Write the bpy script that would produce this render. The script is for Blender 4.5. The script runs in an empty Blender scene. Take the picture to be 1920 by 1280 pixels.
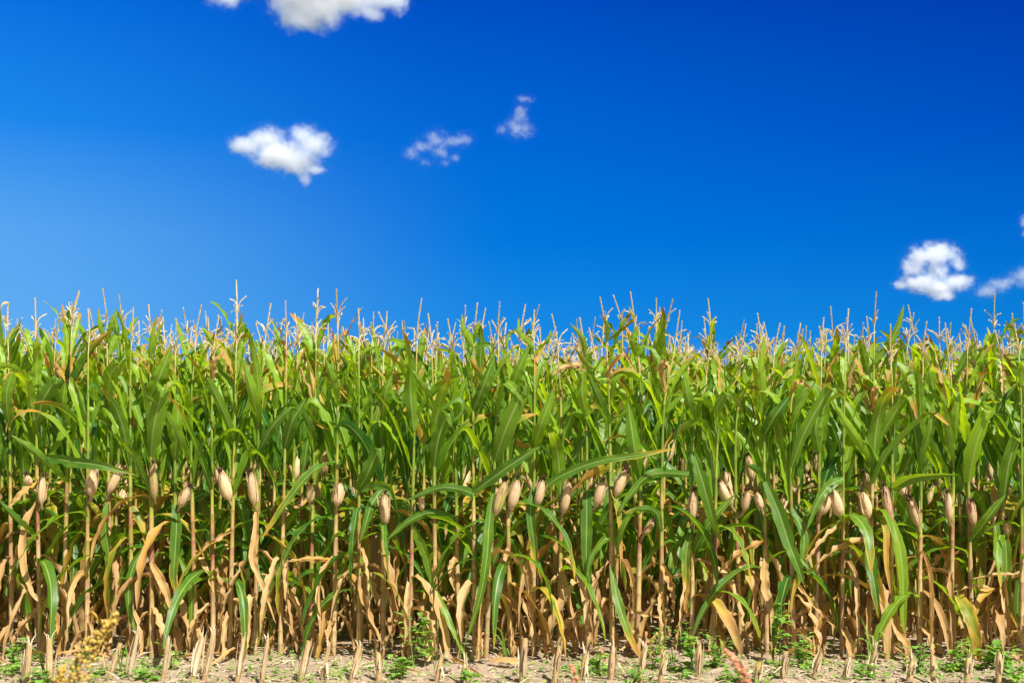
import bpy, math, random
import numpy as np
from mathutils import Vector

random.seed(11)
RS = np.random.RandomState(11)
R = math.radians
SC = bpy.context.scene
COL = SC.collection

# ------------------------------------------------------------------ camera
CAM_H, PITCH, FPX = 1.27, R(4.42), 2250.0          # eye height, upward tilt, focal length in photo pixels (1920 wide)
D1 = 7.0                                            # distance of the field's first row
ROW = 0.70                                          # row spacing
cd = bpy.data.cameras.new('camera')
cd.sensor_width = 36.0
cd.lens = 36.0 * FPX / 1920.0
cd.clip_start, cd.clip_end = 0.1, 20000.0
cd.dof.use_dof = True
cd.dof.focus_distance = 7.1
cd.dof.aperture_fstop = 9.0
cam = bpy.data.objects.new('camera', cd)
COL.objects.link(cam)
cam.location = (0, 0, CAM_H)
cam.rotation_euler = (R(90) + PITCH, 0, 0)
SC.camera = cam

def at(px, py, Y):
    """Photo pixel -> world point on the vertical plane at distance Y."""
    u, v = (px - 960.0) / FPX, (640.0 - py) / FPX
    yy = math.cos(PITCH) - math.sin(PITCH) * v
    zz = math.sin(PITCH) + math.cos(PITCH) * v
    return np.array([u / yy * Y, Y, CAM_H + zz / yy * Y])

# ------------------------------------------------------------------ sun and sky
SUN_EL, SUN_AZ = R(50), R(34)                       # azimuth to the right of straight behind the camera
sd = Vector((math.sin(SUN_AZ) * math.cos(SUN_EL), -math.cos(SUN_AZ) * math.cos(SUN_EL), math.sin(SUN_EL)))
sl = bpy.data.lights.new('sun', 'SUN')
sl.energy = 5.0
sl.angle = R(0.53)
sl.color = (1.0, 0.955, 0.915)
so = bpy.data.objects.new('sun', sl)
COL.objects.link(so)
so.rotation_euler = sd.to_track_quat('Z', 'Y').to_euler()
so.location = (6, -8, 12)

def lin(r, g, b):
    f = lambda c: c / 12.92 if c <= 0.04045 else ((c + 0.055) / 1.055) ** 2.4
    return (f(r / 255), f(g / 255), f(b / 255), 1.0)

EXPO = 0.82
W = bpy.data.worlds.new('World')
SC.world = W
W.use_nodes = True
nt = W.node_tree
nt.nodes.clear()
def N(t, kind, **kw):
    n = t.nodes.new(kind)
    for k, v in kw.items():
        setattr(n, k, v)
    return n
def math_node(t, op, a, b=None, c=None, clamp=False):
    n = t.nodes.new('ShaderNodeMath')
    n.operation = op
    n.use_clamp = clamp
    for i, x in enumerate((a, b, c)):
        if x is None:
            continue
        if isinstance(x, (int, float)):
            n.inputs[i].default_value = x
        else:
            t.links.new(x, n.inputs[i])
    return n.outputs[0]
def map_range(t, v, a, b, c=0.0, d=1.0, smooth=True):
    n = t.nodes.new('ShaderNodeMapRange')
    n.interpolation_type = 'SMOOTHSTEP' if smooth else 'LINEAR'
    n.clamp = True
    t.links.new(v, n.inputs[0])
    for i, x in enumerate((a, b, c, d)):
        n.inputs[1 + i].default_value = x
    return n.outputs[0]
def ramp(t, v, stops):
    n = t.nodes.new('ShaderNodeValToRGB')
    cr = n.color_ramp
    while len(cr.elements) < len(stops):
        cr.elements.new(0.5)
    for e, (p, c) in zip(cr.elements, stops):
        e.position = p
        e.color = c if len(c) == 4 else (*c, 1.0)
    t.links.new(v, n.inputs[0])
    return n.outputs[0]
def mixc(t, f, a, b, blend='MIX'):
    n = t.nodes.new('ShaderNodeMix')
    n.data_type = 'RGBA'
    n.blend_type = blend
    for s, x in ((n.inputs[0], f), (n.inputs[6], a), (n.inputs[7], b)):
        if isinstance(x, (int, float)):
            s.default_value = x
        elif isinstance(x, tuple):
            s.default_value = x if len(x) == 4 else (*x, 1.0)
        else:
            t.links.new(x, s)
    return n.outputs[2]

sky = N(nt, 'ShaderNodeTexSky', sky_type='NISHITA', sun_disc=False)
sky.sun_elevation = SUN_EL
sky.sun_rotation = math.pi - SUN_AZ
tc = N(nt, 'ShaderNodeTexCoord')
sep = N(nt, 'ShaderNodeSeparateXYZ')
nt.links.new(tc.outputs['Generated'], sep.inputs[0])
el = sep.outputs[2]
elr = map_range(nt, el, -0.02, 0.42, 0, 1, smooth=False)
def P(z):
    return (z + 0.02) / 0.44
# deep polarised blue: paler towards the horizon and towards the side away from the sun (left)
left = ramp(nt, elr, [(P(0.0), lin(130, 195, 245)), (P(0.08), lin(100, 176, 244)), (P(0.16), lin(90, 168, 243)), (P(0.24), lin(30, 138, 238)), (P(0.35), lin(0, 108, 225)), (P(0.42), lin(0, 92, 208))])
midc = ramp(nt, elr, [(P(0.0), lin(110, 185, 240)), (P(0.08), lin(26, 140, 229)), (P(0.16), lin(0, 120, 223)), (P(0.24), lin(0, 104, 214)), (P(0.35), lin(0, 76, 194)), (P(0.42), lin(0, 66, 184))])
right = ramp(nt, elr, [(P(0.0), lin(105, 178, 235)), (P(0.08), lin(12, 131, 219)), (P(0.16), lin(0, 106, 210)), (P(0.24), lin(0, 80, 194)), (P(0.35), lin(0, 54, 168)), (P(0.42), lin(0, 46, 156))])
azl = map_range(nt, sep.outputs[0], -0.47, 0.02, 0, 1)
azr = map_range(nt, sep.outputs[0], 0.0, 0.40, 0, 1, smooth=False)
deep = mixc(nt, azr, mixc(nt, azl, left, midc), right)
bg1 = N(nt, 'ShaderNodeBackground')
bg1.inputs[1].default_value = 2 ** -EXPO
nt.links.new(deep, bg1.inputs[0])
bg2 = N(nt, 'ShaderNodeBackground')
bg2.inputs[1].default_value = 0.05
nt.links.new(sky.outputs[0], bg2.inputs[0])
front = map_range(nt, sep.outputs[1], 0.25, 0.75)
low = map_range(nt, el, 0.75, 0.45)
msh = N(nt, 'ShaderNodeMixShader')
nt.links.new(math_node(nt, 'MULTIPLY', front, low), msh.inputs[0])
nt.links.new(bg2.outputs[0], msh.inputs[1])
nt.links.new(bg1.outputs[0], msh.inputs[2])
wo = N(nt, 'ShaderNodeOutputWorld')
nt.links.new(msh.outputs[0], wo.inputs[0])

SC.view_settings.view_transform = 'Standard'
SC.view_settings.look = 'None'
SC.view_settings.exposure = EXPO
SC.view_settings.gamma = 1.0
SC.cycles.max_bounces = 10
SC.cycles.diffuse_bounces = 3
SC.cycles.glossy_bounces = 3
SC.cycles.transmission_bounces = 4
SC.cycles.volume_bounces = 10
SC.cycles.transparent_max_bounces = 12
SC.cycles.use_denoising = True
SC.cycles.sample_clamp_indirect = 6.0
SC.cycles.use_adaptive_sampling = False

# ------------------------------------------------------------------ materials
def new_mat(name):
    m = bpy.data.materials.new(name)
    m.use_nodes = True
    m.node_tree.nodes.clear()
    return m, m.node_tree
def attr(t, name):
    n = t.nodes.new('ShaderNodeAttribute')
    n.attribute_name = name
    return n.outputs['Fac']
def noise(t, vec, scale, detail=4.0, rough=0.55):
    n = t.nodes.new('ShaderNodeTexNoise')
    n.inputs['Scale'].default_value = scale
    n.inputs['Detail'].default_value = detail
    n.inputs['Roughness'].default_value = rough
    if vec is not None:
        t.links.new(vec, n.inputs['Vector'])
    return n.outputs['Fac']
def scaled(t, vec, s, loc=(0, 0, 0)):
    n = t.nodes.new('ShaderNodeMapping')
    n.inputs['Scale'].default_value = s
    n.inputs['Location'].default_value = loc
    t.links.new(vec, n.inputs['Vector'])
    return n.outputs[0]
def surface(t, base, rough=0.5, spec=0.4, trans=None, tfac=0.0, bump=None, bstr=0.2, bdist=0.002):
    p = t.nodes.new('ShaderNodeBsdfPrincipled')
    if isinstance(base, tuple):
        p.inputs['Base Color'].default_value = (*base, 1.0)
    else:
        t.links.new(base, p.inputs['Base Color'])
    if isinstance(rough, (int, float)):
        p.inputs['Roughness'].default_value = rough
    else:
        t.links.new(rough, p.inputs['Roughness'])
    p.inputs['Specular IOR Level'].default_value = spec
    if bump is not None:
        b = t.nodes.new('ShaderNodeBump')
        b.inputs['Strength'].default_value = bstr
        b.inputs['Distance'].default_value = bdist
        t.links.new(bump, b.inputs['Height'])
        t.links.new(b.outputs[0], p.inputs['Normal'])
    out = t.nodes.new('ShaderNodeOutputMaterial')
    if trans is None:
        t.links.new(p.outputs[0], out.inputs[0])
        return
    tr = t.nodes.new('ShaderNodeBsdfTranslucent')
    t.links.new(trans, tr.inputs[0])
    mx = t.nodes.new('ShaderNodeMixShader')
    if isinstance(tfac, (int, float)):
        mx.inputs[0].default_value = tfac
    else:
        t.links.new(tfac, mx.inputs[0])
    t.links.new(p.outputs[0], mx.inputs[1])
    t.links.new(tr.outputs[0], mx.inputs[2])
    t.links.new(mx.outputs[0], out.inputs[0])

def make_leaf_material():
    m, t = new_mat('corn_leaf')
    c = t.nodes.new('ShaderNodeTexCoord')
    s = t.nodes.new('ShaderNodeSeparateXYZ')
    t.links.new(c.outputs['UV'], s.inputs[0])
    dry, hue = attr(t, 'dry'), attr(t, 'hue')
    off = math_node(t, 'ABSOLUTE', math_node(t, 'SUBTRACT', s.outputs[0], 0.5))
    rib = map_range(t, off, 0.075, 0.03)
    veins = noise(t, scaled(t, c.outputs['UV'], (60, 2.2, 1)), 1.0, 3.0)
    streak = noise(t, scaled(t, c.outputs['UV'], (9, 1.3, 1)), 1.0, 4.0)
    patch = noise(t, c.outputs['Object'], 9.0, 5.0, 0.62)
    spots = noise(t, c.outputs['Object'], 70.0, 3.0, 0.7)
    green = mixc(t, hue, (0.028, 0.125, 0.016), (0.235, 0.400, 0.016))
    green = mixc(t, map_range(t, veins, 0.30, 0.72), mixc(t, 1.0, green, (0.66, 0.72, 0.6), 'MULTIPLY'), mixc(t, 1.0, green, (1.32, 1.24, 1.3), 'MULTIPLY'))
    green = mixc(t, math_node(t, 'MULTIPLY', map_range(t, patch, 0.48, 0.75), 0.45), green, (0.20, 0.34, 0.02))
    green = mixc(t, math_node(t, 'MULTIPLY', rib, 0.75), green, (0.34, 0.44, 0.15))
    # drying: from the edges and the tip inwards, broken up by streaks
    bell = math_node(t, 'MULTIPLY', math_node(t, 'MULTIPLY', dry, math_node(t, 'SUBTRACT', 1.0, dry)), 4.0)
    wob = math_node(t, 'ADD', math_node(t, 'SUBTRACT', streak, 0.5), math_node(t, 'SUBTRACT', patch, 0.5))
    edge = math_node(t, 'MULTIPLY', math_node(t, 'POWER', math_node(t, 'MULTIPLY', off, 2.0), 4.0), 0.35)
    d = math_node(t, 'ADD', dry, math_node(t, 'MULTIPLY', bell, math_node(t, 'ADD', math_node(t, 'MULTIPLY', wob, 0.75), edge)))
    dcol = ramp(t, d, [(0.30, (0.30, 0.33, 0.018)), (0.45, (0.52, 0.40, 0.03)), (0.60, (0.56, 0.32, 0.07)), (0.78, (0.53, 0.335, 0.11)), (1.0, (0.63, 0.45, 0.195))])
    dcol = mixc(t, map_range(t, patch, 0.35, 0.7, 0.0, 0.55), dcol, mixc(t, 1.0, dcol, (0.90, 0.73, 0.54), 'MULTIPLY'))
    dcol = mixc(t, map_range(t, veins, 0.3, 0.7), mixc(t, 1.0, dcol, (0.70, 0.66, 0.62), 'MULTIPLY'), mixc(t, 1.0, dcol, (1.2, 1.2, 1.2), 'MULTIPLY'))
    dcol = mixc(t, map_range(t, hue, 0.25, 1.0, 0.0, 0.6), dcol, mixc(t, 1.0, dcol, (0.62, 0.52, 0.45), 'MULTIPLY'))
    base = mixc(t, map_range(t, d, 0.16, 0.42), green, dcol)
    base = mixc(t, map_range(t, spots, 0.64, 0.74, 0.0, 0.5), base, (0.27, 0.19, 0.08))
    tr = mixc(t, map_range(t, d, 0.16, 0.42), mixc(t, 1.0, green, (3.0, 2.4, 0.32), 'MULTIPLY'), mixc(t, 1.0, dcol, (1.0, 0.9, 0.6), 'MULTIPLY'))
    rough = map_range(t, d, 0.1, 0.5, 0.36, 0.62)
    tf = map_range(t, d, 0.1, 0.6, 0.42, 0.26)
    surface(t, base, rough, 0.42, tr, tf, veins, 0.45, 0.002)
    return m

def make_stalk_material():
    m, t = new_mat('corn_stalk')
    c = t.nodes.new('ShaderNodeTexCoord')
    dry, hue, red = attr(t, 'dry'), attr(t, 'hue'), attr(t, 'red')
    n1 = noise(t, scaled(t, c.outputs['Object'], (160, 160, 7)), 1.0, 4.0)
    n2 = noise(t, c.outputs['Object'], 14.0, 4.0)
    d = math_node(t, 'ADD', dry, math_node(t, 'MULTIPLY', math_node(t, 'SUBTRACT', n2, 0.5), 0.35))
    col = ramp(t, d, [(0.0, (0.14, 0.23, 0.02)), (0.28, (0.27, 0.32, 0.035)), (0.5, (0.44, 0.32, 0.09)), (0.75, (0.53, 0.38, 0.17)), (1.0, (0.38, 0.265, 0.135))])
    col = mixc(t, map_range(t, n1, 0.32, 0.68), mixc(t, 1.0, col, (0.74, 0.70, 0.66), 'MULTIPLY'), mixc(t, 1.0, col, (1.15, 1.15, 1.15), 'MULTIPLY'))
    col = mixc(t, math_node(t, 'MULTIPLY', red, map_range(t, n2, 0.35, 0.6, 0.35, 0.95)), col, (0.27, 0.075, 0.055))
    col = mixc(t, math_node(t, 'MULTIPLY', hue, 0.6), col, (0.16, 0.085, 0.035))
    surface(t, col, 0.42, 0.4, None, 0, n1, 0.35, 0.002)
    return m

def make_husk_material():
    m, t = new_mat('corn_husk')
    c = t.nodes.new('ShaderNodeTexCoord')
    dry, hue, red = attr(t, 'dry'), attr(t, 'hue'), attr(t, 'red')
    fib = noise(t, scaled(t, c.outputs['UV'], (46, 1.6, 1)), 1.0, 4.0)
    blot = noise(t, c.outputs['Object'], 26.0, 4.0)
    d = math_node(t, 'ADD', dry, math_node(t, 'MULTIPLY', math_node(t, 'SUBTRACT', blot, 0.5), 0.4))
    col = ramp(t, d, [(0.0, (0.26, 0.36, 0.05)), (0.35, (0.50, 0.47, 0.13)), (0.6, (0.68, 0.50, 0.27)), (0.85, (0.80, 0.62, 0.38)), (1.0, (0.75, 0.56, 0.31))])
    col = mixc(t, map_range(t, fib, 0.3, 0.7), mixc(t, 1.0, col, (0.70, 0.60, 0.48), 'MULTIPLY'), mixc(t, 1.0, col, (1.14, 1.14, 1.12), 'MULTIPLY'))
    col = mixc(t, map_range(t, blot, 0.56, 0.74, 0.0, 0.40), col, (0.45, 0.26, 0.12))
    col = mixc(t, math_node(t, 'MULTIPLY', red, map_range(t, blot, 0.35, 0.62)), col, (0.42, 0.14, 0.13))
    col = mixc(t, math_node(t, 'MULTIPLY', hue, 0.9), col, (0.16, 0.075, 0.035))
    surface(t, col, 0.55, 0.35, mixc(t, 1.0, col, (1.0, 0.9, 0.7), 'MULTIPLY'), 0.12, fib, 0.8, 0.004)
    return m

def make_plain(name, a, b, scale, rough=0.6, tfac=0.0, spec=0.35, tmul=(1.4, 1.4, 0.6)):
    m, t = new_mat(name)
    c = t.nodes.new('ShaderNodeTexCoord')
    n1 = noise(t, c.outputs['Object'], scale, 4.0)
    hue = attr(t, 'hue')
    f = math_node(t, 'ADD', math_node(t, 'MULTIPLY', n1, 0.7), math_node(t, 'SUBTRACT', math_node(t, 'MULTIPLY', hue, 0.9), 0.3), clamp=True)
    col = mixc(t, f, a, b)
    if tfac:
        surface(t, col, rough, spec, mixc(t, 1.0, col, tmul, 'MULTIPLY'), tfac)
    else:
        surface(t, col, rough, spec)
    return m

def make_soil():
    m, t = new_mat('soil')
    c = t.nodes.new('ShaderNodeTexCoord')
    big = noise(t, c.outputs['Object'], 1.3, 5.0)
    med = noise(t, c.outputs['Object'], 16.0, 6.0, 0.65)
    fine = noise(t, c.outputs['Object'], 95.0, 4.0, 0.7)
    vor = t.nodes.new('ShaderNodeTexVoronoi')
    vor.inputs['Scale'].default_value = 70.0
    t.links.new(c.outputs['Object'], vor.inputs['Vector'])
    col = ramp(t, med, [(0.25, (0.30, 0.215, 0.14)), (0.5, (0.42, 0.325, 0.225)), (0.75, (0.52, 0.425, 0.31))])
    col = mixc(t, map_range(t, fine, 0.35, 0.7), mixc(t, 1.0, col, (0.72, 0.68, 0.62), 'MULTIPLY'), mixc(t, 1.0, col, (1.15, 1.15, 1.15), 'MULTIPLY'))
    col = mixc(t, map_range(t, vor.outputs['Distance'], 0.24, 0.12, 0, 0.5), col, (0.56, 0.475, 0.36))
    col = mixc(t, map_range(t, big, 0.35, 0.65, 0.0, 0.25), col, (0.32, 0.23, 0.14))
    far = t.nodes.new('ShaderNodeVectorMath'); far.operation = 'LENGTH'
    t.links.new(c.outputs['Object'], far.inputs[0])
    col = mixc(t, map_range(t, far.outputs['Value'], 45.0, 90.0), col, mixc(t, big, (0.05, 0.058, 0.042), (0.085, 0.09, 0.07)))   # unseen fields beyond, toned dark to cut warm bounce onto the clouds
    h = math_node(t, 'ADD', math_node(t, 'MULTIPLY', med, 0.6), math_node(t, 'MULTIPLY', fine, 0.4))
    surface(t, col, 0.9, 0.15, None, 0, h, 0.9, 0.02)
    return m

M_LEAF, M_STALK, M_HUSK = make_leaf_material(), make_stalk_material(), make_husk_material()
M_SILK = make_plain('corn_silk', (0.05, 0.022, 0.012), (0.13, 0.06, 0.03), 60, 0.8)
M_TASSEL = make_plain('tassel_straw', (0.64, 0.51, 0.24), (0.95, 0.86, 0.56), 60, 0.7, 0.28, 0.25, (1.1, 1.0, 0.6))
M_STRAW = make_plain('straw', (0.38, 0.28, 0.15), (0.66, 0.53, 0.35), 30, 0.7)
M_WEED = make_plain('weed_leaf', (0.10, 0.26, 0.035), (0.28, 0.48, 0.075), 22, 0.5, 0.35, 0.4, (1.9, 1.7, 0.5))
M_WSTEM = make_plain('weed_stem', (0.10, 0.17, 0.03), (0.24, 0.26, 0.07), 20, 0.6)
M_GRASS = make_plain('grass_blade', (0.10, 0.22, 0.02), (0.22, 0.34, 0.05), 12, 0.5, 0.35, 0.4, (1.6, 1.5, 0.5))
M_SEED = make_plain('seed_golden', (0.34, 0.20, 0.03), (0.62, 0.46, 0.08), 60, 0.6)
M_SEEDR = make_plain('seed_rosy', (0.40, 0.14, 0.06), (0.66, 0.34, 0.18), 60, 0.6)
M_SOIL = make_soil()

# ------------------------------------------------------------------ mesh helpers
class MB:
    """Collects quads (vertices, uv, dry, hue, red) and links them as ONE mesh."""
    def __init__(self):
        self.v, self.f, self.uv, self.d, self.h, self.r, self.n = [], [], [], [], [], [], 0
    def add(self, v, f, uv=None, dry=0.0, hue=0.0, red=0.0):
        v = np.asarray(v, float).reshape(-1, 3)
        k = len(v)
        self.v.append(v)
        self.f.append(np.asarray(f, np.int32).reshape(-1, 4) + self.n)
        self.uv.append(np.zeros((k, 2)) if uv is None else np.asarray(uv, float).reshape(-1, 2))
        for lst, x in ((self.d, dry), (self.h, hue), (self.r, red)):
            lst.append(np.broadcast_to(np.asarray(x, float).ravel(), (k,)) if np.ndim(x) == 0 or np.size(x) == 1 else np.asarray(x, float).ravel())
        self.n += k
    def add_mb(self, o, rz=0.0, loc=(0, 0, 0), s=1.0):
        c, q = math.cos(rz), math.sin(rz)
        M = np.array([[c, q, 0], [-q, c, 0], [0, 0, 1.0]])
        for i in range(len(o.v)):
            self.v.append((o.v[i] * s) @ M + np.asarray(loc))
            self.f.append(o.f[i] + self.n)
            self.uv.append(o.uv[i]); self.d.append(o.d[i]); self.h.append(o.h[i]); self.r.append(o.r[i])
        self.n += sum(len(x) for x in o.v)
    def mesh(self, name, mat, smooth=True):
        v = np.concatenate(self.v).astype(np.float32)
        f = np.concatenate(self.f).astype(np.int32)
        uv = np.concatenate(self.uv).astype(np.float32)
        me = bpy.data.meshes.new(name)
        me.vertices.add(len(v)); me.vertices.foreach_set('co', v.ravel())
        me.loops.add(f.size); me.loops.foreach_set('vertex_index', f.ravel())
        me.polygons.add(len(f))
        me.polygons.foreach_set('loop_start', np.arange(0, f.size, 4, dtype=np.int32))
        me.update(calc_edges=True)
        me.polygons.foreach_set('use_smooth', np.full(len(f), smooth))
        ul = me.uv_layers.new(name='UVMap')
        ul.data.foreach_set('uv', uv[f.ravel()].ravel())
        for nm, lst in (('dry', self.d), ('hue', self.h), ('red', self.r)):
            a = me.attributes.new(nm, 'FLOAT', 'POINT')
            a.data.foreach_set('value', np.concatenate(lst).astype(np.float32))
        me.materials.append(mat)
        me.update()
        return me
    def build(self, name, mat, parent=None, smooth=True):
        return link(name, self.mesh(name, mat, smooth), parent)

def link(name, me, parent=None):
    o = bpy.data.objects.new(name, me)
    COL.objects.link(o)
    if parent is not None:
        o.parent = parent
    return o
def tag(o, label=None, cat=None, group=None, kind=None):
    if label: o['label'] = label
    if cat: o['category'] = cat
    if group: o['group'] = group
    if kind: o['kind'] = kind
    return o
def thing(name, label, cat, loc=(0, 0, 0), rz=0.0, group=None):
    o = bpy.data.objects.new(name, None)
    o.empty_display_size = 0.1
    COL.objects.link(o)
    o.location = tuple(float(x) for x in loc)
    o.rotation_euler = (0, 0, rz)
    return tag(o, label, cat, group)
def copy_part(o, parent):
    c = o.copy()
    COL.objects.link(c)
    c.parent = parent
    for ch in o.children:
        copy_part(ch, c)
    return c

def norm(a):
    return a / np.maximum(np.linalg.norm(a, axis=-1, keepdims=True), 1e-9)
def resample(pts, n):
    """Catmull-Rom through the points, n samples."""
    p = np.asarray(pts, float)
    if len(p) == 2:
        p = np.array([p[0], (p[0] + p[1]) / 2, p[1]])
    q = np.vstack([2 * p[0] - p[1], p, 2 * p[-1] - p[-2]])
    out = []
    seg = len(p) - 1
    for t in np.linspace(0, seg, n):
        i = min(int(t), seg - 1)
        u = t - i
        a, b, c, d = q[i], q[i + 1], q[i + 2], q[i + 3]
        out.append(0.5 * (2 * b + (c - a) * u + (2 * a - 5 * b + 4 * c - d) * u * u + (3 * b - a - 3 * c + d) * u ** 3))
    return np.array(out)
def frames(Pn):
    return norm(np.gradient(Pn, axis=0))
def tube(mb, Pn, rad, k=6, dry=0.0, hue=0.0, red=0.0, jag=None):
    Pn = np.asarray(Pn, float)
    n = len(Pn)
    T = frames(Pn)
    ref = np.array([0.0, 0, 1]) if abs(T[0][2]) < 0.8 else np.array([1.0, 0, 0])
    A = norm(np.cross(T, ref)); B = np.cross(T, A)
    ang = np.linspace(0, 2 * np.pi, k, endpoint=False)
    rad = np.broadcast_to(np.asarray(rad, float), (n,))
    v = Pn[:, None, :] + rad[:, None, None] * (A[:, None, :] * np.cos(ang)[None, :, None] + B[:, None, :] * np.sin(ang)[None, :, None])
    if jag is not None:
        v[-1, :, 2] += jag
    i, j = np.meshgrid(np.arange(n - 1), np.arange(k), indexing='ij')
    f = np.stack([i * k + j, i * k + (j + 1) % k, (i + 1) * k + (j + 1) % k, (i + 1) * k + j], -1)
    uv = np.stack(np.broadcast_arrays(ang[None, :] / 6.283, np.linspace(0, 1, n)[:, None]), -1)
    ex = lambda x: np.repeat(np.broadcast_to(np.asarray(x, float), (n,)), k)
    mb.add(v, f, uv, ex(dry), ex(hue), ex(red))
def ribbon(mb, Pn, wid, lat, fold=0.25, ripple=0.0, rfreq=6.0, twist=0.0, dry=0.0, hue=0.5, cols=5, rnd=random):
    """A leaf blade along Pn: pointed, folded along its midrib, wavy at the margins."""
    n = len(Pn)
    s = np.linspace(0, 1, n)
    T = frames(Pn)
    L = np.broadcast_to(np.asarray(lat, float), (n, 3))
    L = norm(L - T * np.sum(L * T, -1, keepdims=True))
    Nn = np.cross(T, L)
    tw = twist * s if np.ndim(twist) == 0 else twist
    c, q = np.cos(tw)[:, None], np.sin(tw)[:, None]
    L, Nn = L * c + Nn * q, Nn * c - L * q
    prof = (0.42 + 0.58 * np.clip(s / 0.28, 0, 1) ** 0.8) * np.clip(1 - s ** 2.6, 0, 1) ** 0.75
    w = np.maximum(wid * prof, 0.0012) * 0.5
    p1, p2 = rnd.uniform(0, 6.28), rnd.uniform(0, 6.28)
    us = np.linspace(-1, 1, cols)
    V = np.empty((n, cols, 3))
    fold = np.broadcast_to(np.asarray(fold, float), (n,))
    rag = [np.array([rnd.gauss(1, .055) * (rnd.uniform(.62, .9) if rnd.random() < .06 else 1) for _ in range(n)]) for _ in range(2)]
    for k, u in enumerate(us):
        a = abs(u)
        ph = p1 if u < 0 else p2
        wr = w * (1 + (rag[0 if u < 0 else 1] - 1) * (a > .8))
        rp = ripple * (np.sin(6.283 * rfreq * s + ph) + 0.5 * np.sin(6.283 * rfreq * 1.73 * s + 2 * ph)) * a ** 1.6 * np.clip(w / (0.5 * wid + 1e-6), 0, 1)
        V[:, k] = Pn + L * (u * wr * np.cos(fold))[:, None] + Nn * (a * wr * np.sin(fold) + rp)[:, None]
    i, j = np.meshgrid(np.arange(n - 1), np.arange(cols - 1), indexing='ij')
    f = np.stack([i * cols + j, i * cols + j + 1, (i + 1) * cols + j + 1, (i + 1) * cols + j], -1)
    uv = np.stack(np.broadcast_arrays((us * 0.5 + 0.5)[None, :], s[:, None] + p1), -1)
    dd = np.repeat(np.broadcast_to(np.asarray(dry, float), (n,)), cols)
    mb.add(V, f, uv, dd, hue)

# ------------------------------------------------------------------ corn: procedural organs (local frame, z up, base of the leaf at zb)
def leaf_path(zb, phi, L, e0, bend, power, n, wob=0.0, r0=0.012, base=(0, 0), kink=0.0, ks=0.6):
    s = np.linspace(0, 1, n)
    e = e0 - bend * s ** power - kink / (1 + np.exp(-(s - ks) * 38))
    a = phi + wob * (np.sin(s * random.uniform(3, 6) + random.uniform(0, 6.28)) * s)
    ds = L / (n - 1)
    h, z = np.cos(e), np.sin(e)
    d = np.stack([h * np.cos(a), h * np.sin(a), z], -1) * ds
    p = np.vstack([np.zeros(3), np.cumsum((d[1:] + d[:-1]) / 2, 0)])
    return p + np.array([base[0] + r0 * math.cos(phi), base[1] + r0 * math.sin(phi), zb])

def rand_leaf(mb, zb, phi, H, n=18, cols=5, base=(0, 0), dry=None):
    """One leaf, its habit set by the height at which it leaves the stalk. Returns its dryness."""
    rel = zb / H
    lat = np.array([-math.sin(phi), math.cos(phi), 0.0])
    s = np.linspace(0, 1, n)
    u = random.random()
    if rel < 0.37 and not (rel > 0.20 and u < 0.40):          # withered, hanging by the stalk
        L = min(random.uniform(0.38, 0.68), zb * 1.1 + 0.12)
        dv = random.uniform(0.72, 1.0) if u > 0.16 else random.uniform(0.4, 0.65)
        Pn = leaf_path(zb, phi, L, random.uniform(1.15, 1.5), random.uniform(2.75, 3.05), random.uniform(0.10, 0.22) if u < 0.8 else random.uniform(.25, .5), n, random.uniform(0.3, 1.3), 0.012, base)
        low = Pn[:, 2].min()
        if low < 0.015:
            Pn[:, 2] = np.maximum(Pn[:, 2], 0.015 + 0.01 * np.sin(9 * s))
        ribbon(mb, Pn, random.uniform(0.036, 0.076), lat, random.uniform(0.3, 1.2), random.uniform(0.005, 0.014), random.uniform(3, 8), random.uniform(-1.9, 1.9), np.clip(dv + 0.25 * s, 0, 1), random.random(), cols)
    elif rel < 0.52:                                          # green or half green, arching over and hanging
        L = random.uniform(0.50, 0.74)
        dv = random.choice([0.0, 0.0, 0.05, 0.12, 0.3, 0.55])
        Pn = leaf_path(zb, phi, L, random.uniform(1.1, 1.45), random.uniform(2.6, 3.0), random.uniform(0.18, 0.48), n, random.uniform(0.1, 0.5), 0.012, base)
        Pn[:, 2] = np.maximum(Pn[:, 2], 0.03)
        ribbon(mb, Pn, random.uniform(0.055, 0.085), lat, random.uniform(0.15, 0.5), random.uniform(0.003, 0.009), random.uniform(3, 6), random.uniform(-1.6, 1.6), np.clip(dv + random.uniform(0.1, 0.5) * s ** 3, 0, 1), random.uniform(0.0, 0.55), cols)
    else:                                                     # upper leaves: steep, tips nodding
        k = (rel - 0.52) / 0.48
        L = random.uniform(0.56, 0.78) * (1 - 0.60 * k)
        dv = 0.02
        v = random.random()
        if k > 0.45 and v < 0.11: dv = random.uniform(0.3, 1.0)
        Pn = leaf_path(zb, phi, L, random.uniform(1.08, 1.46), random.uniform(0.1, 1.1) if v < 0.74 else random.uniform(1.5, 2.7), random.uniform(1.6, 3.2), n, random.uniform(0.05, 0.6), 0.010, base, random.choice([0, 0, 0, random.uniform(1.2, 2.6)]), random.uniform(0.45, 0.85))
        ribbon(mb, Pn, random.uniform(0.060, 0.104) * (1 - 0.38 * k) * (0.6 if dv > 0.25 else 1.0), lat, random.uniform(0.12, 0.5), random.uniform(0.003, 0.010), random.uniform(3, 7), random.uniform(-1.5, 1.5), np.clip(dv + random.uniform(0.0, 0.8) * s ** 3, 0, 1), np.clip(random.gauss(0.32 + 0.72 * k, 0.28), 0, 1), cols)
    return dv

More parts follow.
